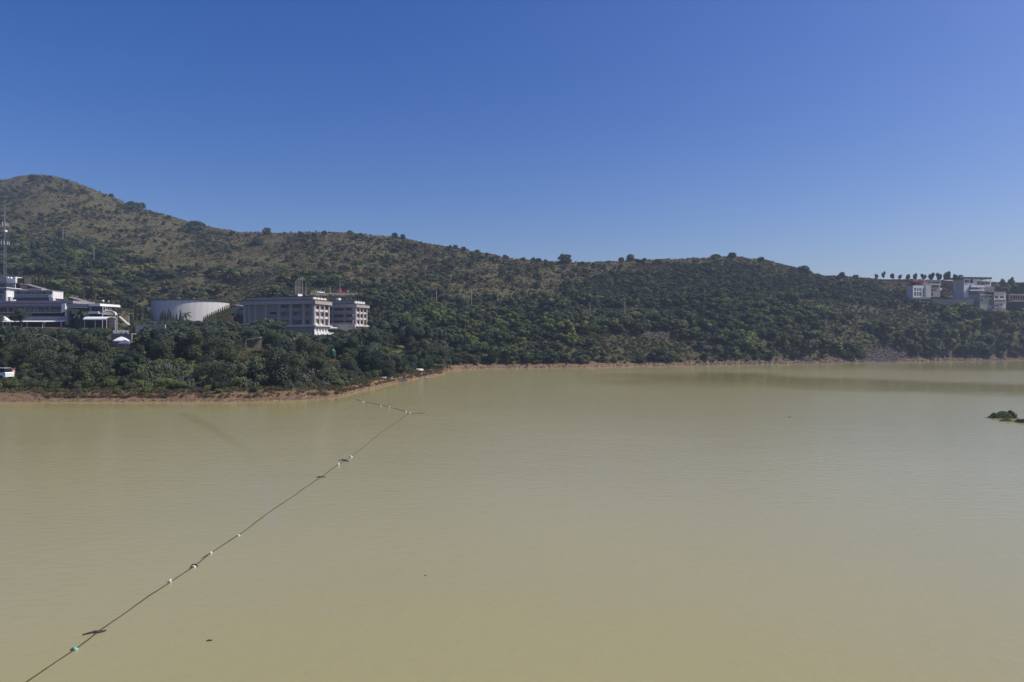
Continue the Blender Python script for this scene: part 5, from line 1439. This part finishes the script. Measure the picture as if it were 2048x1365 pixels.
def place_rocks():
    rng = np.random.default_rng(19); n = 9000
    px = rng.uniform(-60, 2100, n); sh = shore_at(px); so = rng.random(n) ** 1.6 * np.where(px > 890, 5.5, 6.0)
    d = sh - .4 + so; s = rng.uniform(.08, .32, n) * np.where(px > 890, 1.4, .6)
    keep = rng.random(n) < np.interp(px, [-60, 600, 900, 1300, 1500, 2100], [.22, .25, .2, .3, .9, .9]); px, d, s = px[keep], d[keep], s[keep]
    ex = []
    for (qx, qy, rx, ry, k) in ((1765, 711, 46, 14, 700), (1312, 672, 28, 9, 260), (805, 763, 8, 5, 120), (140, 376, 90, 9, 60)):
        for _ in range(k):
            a = rng.uniform(0, 6.28); q = math.sqrt(rng.random()); g0 = G(qx + rx * q * math.cos(a), qy + ry * q * math.sin(a)) if qy > 500 or True else None
            ex.append((CX + F * g0.x / g0.y, g0.y, rng.uniform(.25, .75) * (1 if qy > 500 else 1.6) * (.5 if qx == 805 else 1)))
    ex = np.array(ex); px = np.concatenate([px, ex[:, 0]]); d = np.concatenate([d, ex[:, 1]]); s = np.concatenate([s, ex[:, 2]]); m = len(px)
    Z = terrain_px(px, d)
    scatter('shore_rocks', 'loose stones along the water line and on the scree', np.stack([(px - CX) / F * d, d, Z], 1), np.stack([s, s * .8, s * .8], 1), rng.uniform(0, 6.28, (m, 3)) * np.array([.15, .15, 1]), rng.integers(0, 3, m), [MESH['rock', q] for q in range(3)])
place_rocks()

# ------------------------------------------------------------------ named trees
def special_tree(px, top, base, wpx, sh, mn, label, d=None, group=None, hi=False):
    g0 = on(px, d) if d else G(px, base)
    H = wz(top, g0.y) - g0.z; r = wpx / 2 * g0.y / F
    add_tree(g0.x, g0.y, g0.z, r, max(H, 1.2), sh, mn, random.uniform(0, 6), label, group, hi)
BASES = {265: 421, 393: 465, 535: 469, 516: 492, 1131: 528, 1262: 523, 1463: 517, 1432: 518, 1608: 549, 66: 362, 284: 414, 1588: 546}
def ridge_tree(px, top, wpx, sh, mn, label, group='trees on the skyline'):
    special_tree(px, top, BASES.get(px, 0), wpx, 'bushy', mn, label, d=None if px in BASES else float(ridge_at(px)) - 4, group=group)
ridge_tree(1131, 502, 36, 'round', 'dark', 'large lone dark tree on the saddle of the ridge')
for a in ((265, 397, 36, 'bushy', 'dark', 'broad dark tree on the left skyline slope'), (284, 402, 16, 'round', 'dark', 'small tree right beside the broad dark skyline tree'),
          (393, 434, 44, 'round', 'dark', 'wide dark tree clump at the skyline above the tank'), (535, 451, 20, 'round', 'dark', 'round skyline tree left of the hotel'),
          (516, 470, 28, 'round', 'dark', 'dark tree just under the round skyline tree'), (700, 458, 14, 'bushy', 'olive', 'small bush on the skyline above the hotel'),
          (790, 462, 14, 'bushy', 'dark', 'first small bush on the skyline past the hotel'), (806, 465, 12, 'round', 'dark', 'second small bush on the skyline past the hotel'),
          (910, 487, 13, 'bushy', 'dark', 'flat topped bush on the falling skyline'), (927, 491, 12, 'round', 'dark', 'bush next after the flat topped skyline bush'),
          (954, 497, 13, 'bushy', 'dark', 'bush midway down the falling skyline'), (1010, 507, 11, 'round', 'dark', 'low bush on the lower skyline'),
          (1046, 513, 13, 'bushy', 'dark', 'low bush nearest left of the lone ridge tree'), (1077, 514, 15, 'bushy', 'dark', 'wide bush just left of the lone ridge tree'),
          (1262, 504, 20, 'round', 'dark', 'round tree on the rounded ridge'), (1243, 511, 14, 'bushy', 'olive', 'bush left of the round tree on the rounded ridge'),
          (1432, 505, 24, 'bushy', 'dark', 'flat tree clump at the top of the rounded ridge'), (1463, 501, 20, 'round', 'dark', 'dark tree at the summit of the rounded ridge'),
          (1522, 511, 16, 'bushy', 'olive', 'bush past the summit of the rounded ridge'), (1608, 526, 32, 'round', 'dark', 'dark tree clump at the shoulder of the rounded ridge'),
          (1588, 529, 16, 'round', 'dark', 'smaller tree left of the shoulder clump'), (1685, 540, 15, 'round', 'dark', 'round bush on the low ridge'), (1712, 546, 16, 'bushy', 'dark', 'low bush on the low ridge'),
          (66, 345, 26, 'bushy', 'dark', 'bush on the hilltop'), (133, 362, 10, 'round', 'dark', 'small bush right of the hilltop'), (222, 385, 12, 'bushy', 'dark', 'small bush on the steep left skyline')):
    ridge_tree(*a)
ORDW = 'first second third fourth fifth sixth seventh eighth ninth tenth eleventh twelfth thirteenth fourteenth fifteenth'.split()
nm = 'first second third fourth fifth sixth seventh eighth ninth tenth eleventh'.split()
for k, (px, top, wpx, mn) in enumerate(((1753, 547, 8, 'dark'), (1767, 541.5, 8, 'olive'), (1784, 546, 9, 'dark'), (1800, 548, 7, 'olive'), (1816, 547, 8, 'olive'), (1830, 545.5, 9, 'dark'), (1847, 546, 11, 'dark'), (1863, 544, 12, 'dark'), (1878, 544, 12, 'dark'), (1894, 540.5, 13, 'dark'), (1912, 546.5, 11, 'olive'))):
    special_tree(px, top, 0, wpx * 1.15, 'round', mn, f'{nm[k]} slim tree from the left in the row on the right ridge', d=447, group='row of trees on the right ridge')
special_tree(2005, 556, 0, 13, 'round', 'olive', 'pale small tree right of the stepped house', d=440)
special_tree(2023, 551, 0, 14, 'tall', 'olive', 'thin tall tree behind the pavilion house', d=445)
special_tree(2036, 562, 0, 34, 'round', 'dark', 'dense dark tree above the pavilion house', d=410)
special_tree(2010, 570, 0, 26, 'round', 'dark', 'dark tree between the stepped and pavilion houses', d=408)
# trees standing close in front of the white buildings and the hotel
special_tree(42, 613, 0, 40, 'tall', 'dark', 'leafy dark tree hiding part of the long low building', d=212, hi=True)
special_tree(-6, 622, 0, 26, 'round', 'dark', 'dark tree cut by the left frame edge', d=212, hi=True)
special_tree(545, 640, 0, 70, 'round', 'dark', 'large round tree hiding the hotel base', d=236, hi=True)
special_tree(342, 668, 0, 44, 'tall', 'olive', 'brownish upright tree below the round tank', d=160, hi=True)
special_tree(185, 652, 0, 80, 'round', 'dark', 'big dark tree below the white flat canopy', d=178, hi=True)
special_tree(60, 662, 0, 84, 'round', 'dark', 'big grey green tree below the lamp post', d=176, hi=True)
special_tree(676, 655, 0, 46, 'round', 'olive', 'round tree covering the foot of the arcade', d=246, hi=True)
special_tree(850, 690, 0, 46, 'weep', 'dark', 'drooping dark tree over the beach at the end of the point', d=214, hi=True)
special_tree(820, 700, 0, 48, 'weep', 'dark', 'drooping dark tree behind the upturned white boat', d=204, hi=True)
special_tree(770, 706, 0, 60, 'weep', 'dark', 'wide drooping tree above the grounded green boat', d=182, hi=True)
special_tree(725, 704, 0, 60, 'weep', 'dark', 'wide drooping tree on the shore left of the green boat', d=166, hi=True)
special_tree(792, 738, 0, 20, 'round', 'olive', 'small olive tree on the beach slope', d=186, hi=True)
special_tree(1068, 696, 0, 70, 'bushy', 'dark', 'broad dark tree at the far water edge', d=266)
special_tree(870, 700, 0, 40, 'weep', 'dark', 'last drooping tree at the tip of the point', d=221, hi=True)

def add_cypress(px, top, d, mat, label, group, wide=1.0, base=None):
    g0 = on(px, d); zb = g0.z - .1
    if base is not None: zb = wz(base, d)
    H = wz(top, d) - zb
    e = empty('cypress_tree', (g0.x, g0.y, zb), random.uniform(0, 6), label, 'tree', group)
    s_ = min(H, 7) * wide; e.scale = (s_, s_, H)
    link_mesh('trunk', MESH['cytrunk'], e); link_mesh('foliage', MESH[mat], e)
for k, (px, top) in enumerate(((322, 626), (326, 620), (331, 623), (337, 618), (341, 622), (347, 629), (353, 627), (361, 621), (366, 631))):
    add_cypress(px, top, 296 + (k % 3) * 2, 'cypress_gold' if px == 337 else 'cypress', f"{'yellowish' if px == 337 else 'dark'} slim cypress in front of the tank, {('first second third fourth fifth sixth seventh eighth ninth').split()[k]} from its left edge", 'cypresses in front of the tank')
for k in range(15):
    px = 408 + k * 3.7; add_cypress(px, 632 - k * 1.75 + (k % 2), 306 + k * .6, 'cypress_gold', f"golden green hedge cypress by the tank, {ORDW[k]} counted towards the hotel", 'golden cypress hedge by the tank', 1.25, 655)
for k, (px, top) in enumerate(((469, 622), (474, 619), (478, 617), (482.5, 622), (486, 628))):
    add_cypress(px, top, 272, 'cypress', f"dark cypress against the pale annex, {('first second third fourth fifth').split()[k]} from the tank", 'cypresses by the annex', .8, 658)
for k in range(13):
    px = 106 + k * 4.9; add_cypress(px, 575 + (k % 3) * 2 + k * .6, 292 - (k % 2) * 2, 'cypress', f"dark cypress in the row above the concrete ramp, {ORDW[k]} from left", 'cypress row above the ramp')
for k, (px, top) in enumerate(((64, 556), (70, 557), (77, 553), (84, 558), (92, 556), (100, 559))):
    add_cypress(px, top, 304, 'cypress', f"dark cypress above the upper ramp, {nm[k]} from the lodge", 'cypresses above the upper ramp')
for k, (px, top, d) in enumerate(((272, 606, 262), (280, 612, 258), (262, 616, 258), (290, 622, 262), (300, 618, 268))):
    add_cypress(px, top, d, 'cypress', f"dark cypress between the barrel canopy and the tank, {nm[k]} by height of list", 'cypresses left of the tank') if False else add_cypress(px, top, d, 'cypress', f"dark cypress between the barrel canopy and the tank, at {('second', 'third', 'first', 'fourth', 'fifth')[k]} place from the canopy", 'cypresses left of the tank')
def add_palm(px, top, d, label):
    g0 = on(px, d); H = (wz(top, d) - g0.z) / 1.0
    e = empty('palm_tree', g0, random.uniform(0, 6), label, 'palm', 'palms near the buildings'); e.scale = (min(H, 8) * 1.1, min(H, 8) * 1.1, H)
    link_mesh('trunk', MESH['palmtrunk'], e); link_mesh('fronds', MESH['palmfronds'], e)
for (px, top, d, lab) in ((161, 613, 214, 'palm in front of the recess beside the glazed wing'), (372, 620, 284, 'palm in front of the middle of the tank'), (266, 640, 224, 'palm left of the tank beside a lamp post'),
                          (500, 643, 250, 'leftmost palm before the hotel wall'), (515, 637, 250, 'middle palm before the hotel wall'), (539, 632, 246, 'palm standing before the hotel loggia'), (292, 634, 250, 'short palm near the stone terrace')):
    add_palm(px, top, d, lab)

# lawn on the point
def patch(name, label, cx_, cy_, rx, ry, mat, lift=.12):
    V, Fc = [], []; nr, na = 5, 20
    for i in range(nr + 1):
        for j in range(na):
            a = 2 * math.pi * j / na; q = i / nr; g0 = G(cx_ + rx * q * math.cos(a), cy_ + ry * q * math.sin(a)); V.append((g0.x, g0.y, g0.z + lift))
    for i in range(nr):
        for j in range(na): Fc.append((i * na + j, i * na + (j + 1) % na, (i + 1) * na + (j + 1) % na, (i + 1) * na + j))
    mb = MB(); mb.v = V; mb.f = Fc; mb.mi = [0] * len(Fc); tag(mb.build(name, M[mat]), label, kind='structure')
patch('lawn', 'bright green mown lawn slope on the point', 795, 699, 15, 8, 'lawn')

# ------------------------------------------------------------------ boats on the beach
def boat(label, px, d, L, rz, hull, flip=False, afloat=False):
    g0 = on(px, d); zz = 0.0 if afloat else g0.z
    e = empty('rowing_boat', (g0.x, g0.y, zz), rz, label, 'boat', 'small boats at the point')
    n = 11; mb = MB(); Wd = L * .3; Hh = L * .13
    sec = []
    for i in range(n):
        s = i / (n - 1); w_ = Wd / 2 * (math.sin(math.pi * min(.5 + (1 - s) * .5, 1) ) ** .0) * (1 - max(0, (s - .45) / .55) ** 2.2 * .96) * (.82 + .18 * min(1, s / .3))
        x = (s - .5) * L; sheer = Hh + .25 * Hh * (2 * s - 1) ** 2
        sec.append([(x, -w_, sheer), (x, -w_ * .75, .12 * Hh + .4 * Hh * max(0, s - .8)), (x, 0, .5 * Hh * max(0, s - .8) * 2), (x, w_ * .75, .12 * Hh + .4 * Hh * max(0, s - .8)), (x, w_, sheer)])
    for s_ in sec: mb.v += s_
    for i in range(n - 1):
        for k in range(4): mb.quadface([i * 5 + k, (i + 1) * 5 + k, (i + 1) * 5 + k + 1, i * 5 + k + 1])
    mb.f.append((0, 1, 2, 3, 4)); mb.mi.append(0)
    h_ = mb.build('hull', M[hull], e)
    so_ = h_.modifiers.new('thick', 'SOLIDIFY'); so_.thickness = .05
    g_ = MB()
    for side in (0, 4): g_.tube([s_[side] for s_ in sec], .04, 5)
    parts = [h_, g_.build('gunwale', M['offwhite'], e)]
    for s in (.3, .6):
        q = sec[int(s * (n - 1))]; parts.append(box('thwart', M['driftwood'], e, q[0][0] - .12, q[0][0] + .12, q[0][1] * .93, q[4][1] * .93, Hh * .72, Hh * .72 + .04))
    if flip:
        for p_ in parts: p_.rotation_euler = (math.radians(180), 0, 0); p_.location = (0, 0, Hh * 1.25)
boat('bright white boat lying upturned on the beach of the point', 835, 190, 3.3, math.radians(18), 'whitep', True)
boat('faded green flat boat grounded at the beach edge', 762, 157, 2.5, math.radians(12), 'boatgreen', False)
boat('small dark blue boat moored at the tip of the beach', 855, 183, 1.5, math.radians(10), 'boatblue', False, True)

# ------------------------------------------------------------------ float line on the water
def rope(name, label, pts, r):
    P = [water_pt(x, y, .008) for x, y in pts]; out = []
    for a, b in zip(P, P[1:]):
        m = max(2, int((b - a).length / .8))
        for i in range(m):
            t = i / m; q = a.lerp(b, t); sag = .02 * math.sin(q.y * .9) + .015 * math.sin(q.y * 2.3)
            out.append(Vector((q.x + sag, q.y, .012 + .008 * math.sin(q.y * 1.7))))
    out.append(P[-1])
    o = MB().tube(out, r, 6).build(name, M['rope']); tag(o, label, 'rope', 'rope of the float line'); return o
rope('float_rope', 'long dark rope running from the bottom left corner out across the water', [(38, 1376), (150, 1299), (197, 1264), (340, 1165), (387, 1134), (422, 1107), (477, 1071), (535, 1028), (640, 956), (677, 930), (702, 914), (760, 868), (816, 828)], .021)
rope('float_rope', 'short far rope between the left bank and the end of the long rope', [(712, 799), (726, 803.5), (752, 808.5), (780, 815), (812, 824), (818, 826.5)], .030)
def float_can(label, px, py, r, h, mat='whitep', lying=False, ang=0.0, name='float_jug'):
    r *= .78 if py > 860 else .55; h *= .78 if py > 860 else .6
    q = water_pt(px, py); e = empty(name, (q.x, q.y, 0), ang, label, 'float', 'floats on the rope')
    b = MB().lathe([(r * .85, -.3 * h), (r, -.25 * h), (r, .55 * h), (r * .8, .68 * h), (r * .32, .82 * h), (r * .3, .92 * h)], 14).build('body', M[mat], e, smooth=True)
    c = MB().lathe([(r * .38, .92 * h + .002), (r * .38, 1.02 * h), (r * .3, 1.04 * h)], 12).build('cap', M['whitep'] if mat != 'whitep' else M['metal'], e)
    hd = MB().tube([(r * .95, 0, .3 * h), (r * 1.3, 0, .36 * h), (r * 1.3, 0, .6 * h), (r * .75, 0, .7 * h)], r * .13, 6).build('handle', M[mat], e)
    if lying:
        for p_ in (b, c, hd): p_.rotation_euler = (0, math.radians(82), 0); p_.location = (-h * .3, 0, r * .35)
fl = [(340, 1165, .075, .21, 'whitep', False, 'white upright jug float low on the rope'), (388, 1134.5, .06, .2, 'whitep', True, 'white lying bottle float next to a dark stick'),
      (422, 1107, .065, .13, 'whitep', False, 'round white float midway on the rope'), (477, 1072, .06, .17, 'whitep', True, 'white tilted float above the midway one'),
      (677, 931, .10, .30, 'whitep', False, 'tall white jug float beside the curved dark branch'), (702, 914.5, .11, .26, 'whitep', True, 'white float just above the curved dark branch'),
      (150, 1300, .075, .24, 'greenp', True, 'pale green bottle float near the bottom left corner'),
      (725, 804, .12, .3, 'whitep', False, 'paired white float on the far rope, nearer the bank'), (728, 804.5, .12, .3, 'whitep', False, 'paired white float on the far rope, farther from the bank'),
      (762, 812, .12, .3, 'whitep', False, 'white float in the middle of the far rope'), (779, 815.5, .13, .34, 'whitep', False, 'white float past the middle of the far rope'),
      (812, 824.5, .13, .3, 'whitep', True, 'white float at the meeting of the two ropes'), (820, 827, .12, .34, 'whitep', False, 'white float beside the far drifting log')]
for (px, py, r, h_, mt, ly, lab) in fl: float_can(lab, px, py, r, h_, mt, ly, random.uniform(2.4, 3.6) if ly else random.uniform(0, 6), 'float_bottle' if ly else 'float_jug')
def stick(label, pts, r, name='drift_branch'):
    P = [water_pt(x, y, z_) for x, y, z_ in pts]; n = len(P)
    o = MB().tube(P, [r * (.5 + .5 * math.sin(math.pi * (i + .7) / n)) for i in range(n)], 6).build(name, M['driftwood']); tag(o, label, 'branch', 'floating driftwood'); return o
stick('thin dark forked stick caught on the rope near the corner, upper prong', [(165, 1271, .02), (182, 1268, .05), (190, 1265.5, .05), (204, 1263, .02)], .026)
stick('thin dark stick caught on the rope near the corner, lower prong', [(186, 1266, .04), (192, 1268, .05), (203, 1265.5, .04), (213, 1263.5, .05)], .03)
stick('curved dark branch floating across the rope', [(678, 922.5, .02), (684, 921.5, .07), (690, 922, .06), (697, 923.8, .01)], .055)
stick('short dark stick lying across the middle of the rope', [(633, 955.5, .02), (640, 955.2, .05), (651, 954.8, .02)], .045)
stick('long dark log drifting at the end of the rope', [(816, 829.5, .0), (828, 828.5, .03), (840, 827.2, .04), (852, 826.8, .0)], .07)
stick('dark rope tangle beside the lying bottle float', [(380, 1138, .01), (385, 1131.5, .05), (390, 1131, .05), (396, 1134, .01)], .028)
stick('dark twig beside the round midway float', [(403, 1118, .0), (410, 1113.5, .02), (418, 1109.5, .02)], .02)
stick('small dark stick floating right of the rope near the bottom', [(413, 1283, .012), (418, 1282.2, .03), (424, 1282, .012)], .022)
stick('dark stick next to the green bottle float', [(142, 1302, .01), (145.5, 1299.5, .05), (149, 1299.5, .04)], .035)
stick('tiny twig floating alone in the middle of the lake', [(848, 1152.5, .005), (850.5, 1151.8, .02), (852.5, 1152.3, .005)], .016)
stick('dark stick drifting with a white bottle on the open lake', [(1576, 835.4, .0), (1580, 835.0, .04), (1584, 834.6, .02)], .09)
float_can('small white bottle drifting with a stick on the open lake', 1583.4, 834.2, .08, .26, 'whitep', False, 0, 'drifting_bottle')

# ------------------------------------------------------------------ floating weed islands
def weed_island(label, px, py, w_, depth, hmax, seed, stalk=None):
    q = water_pt(px, py); rng = np.random.default_rng(seed); e = empty('weed_island', (q.x, q.y, 0), 0, label, 'floating plants', 'floating weed islands')
    n = 4200; a = rng.uniform(0, 6.28, n); rr = np.sqrt(rng.random(n)); x = rr * np.cos(a) * w_ / 2; y = rr * np.sin(a) * depth / 2
    hh = hmax * (1 - rr ** 2.5) * (.45 + .75 * vnoise(x * 2.2 + seed, y * 2.2, seed))
    if stalk: hh = hh + stalk[1] * np.exp(-((x - stalk[0]) / .16) ** 2)
    P = np.stack([x, y, hh * rng.uniform(.15, 1, n) ** .6], 1)
    Nm = np.stack([x / w_ * 1.5, y / depth * 1.5, np.full(n, .55)], 1) + rng.normal(size=(n, 3)) * .5; Nm /= np.linalg.norm(Nm, axis=1)[:, None]
    V, Q = leaf_quads(rng, P, Nm, .13, 1.3)
    link_mesh('foliage', finish_mesh('foliage', V, Q, rng.random(n), [M['weed']]), e)
    mb = MB(); k = 22
    top = [(w_ * .46 * math.cos(2 * math.pi * i / k) * (1 + .12 * math.sin(i * 2.7)), depth * .46 * math.sin(2 * math.pi * i / k), .05) for i in range(k)]
    mb.v = top + [(x_ * 1.03, y_ * 1.03, -.25) for x_, y_, _ in top]; mb.f = [tuple(range(k))] + [(i, k + i, k + (i + 1) % k, (i + 1) % k) for i in range(k)]; mb.mi = [0] * (k + 1)
    mb.build('mat', M['driftwood'], e)
weed_island('low island of green water weed near the right edge', 2005, 836, 3.5, 2.4, .85, 5, (1.15, .55))
weed_island('small flat scrap of weed just in front of the weed island', 2012, 842.5, 1.6, .8, .25, 6)
weed_island('dark weed clump cut by the right frame edge', 2046, 845, 1.9, 1.2, .55, 7)
stick('thin dark stick poking out left of the weed island', [(1968, 836.4, .0), (1976, 836.5, .03), (1988, 837.6, .02)], .03)

# ------------------------------------------------------------------ air: thin haze over the whole valley
hz = MB().box(-3010, 3010, -1510, 3010, -5.6, 205)
ho = hz.build('haze', []) if False else bpy.data.objects.new('haze', hz.mesh('haze', []))
C.objects.link(ho)
hm_ = bpy.data.materials.new('haze'); hm_.use_nodes = True; t = hm_.node_tree; t.nodes.clear()
pv = t.nodes.new('ShaderNodeVolumePrincipled'); out = t.nodes.new('ShaderNodeOutputMaterial')
pv.inputs['Color'].default_value = (0.66, 0.78, 1.0, 1); pv.inputs['Density'].default_value = 0.00026; pv.inputs['Anisotropy'].default_value = 0.2
t.links.new(pv.outputs[0], out.inputs['Volume'])
ho.data.materials.append(hm_); tag(ho, 'thin bluish haze hanging over the reservoir valley', kind='stuff')
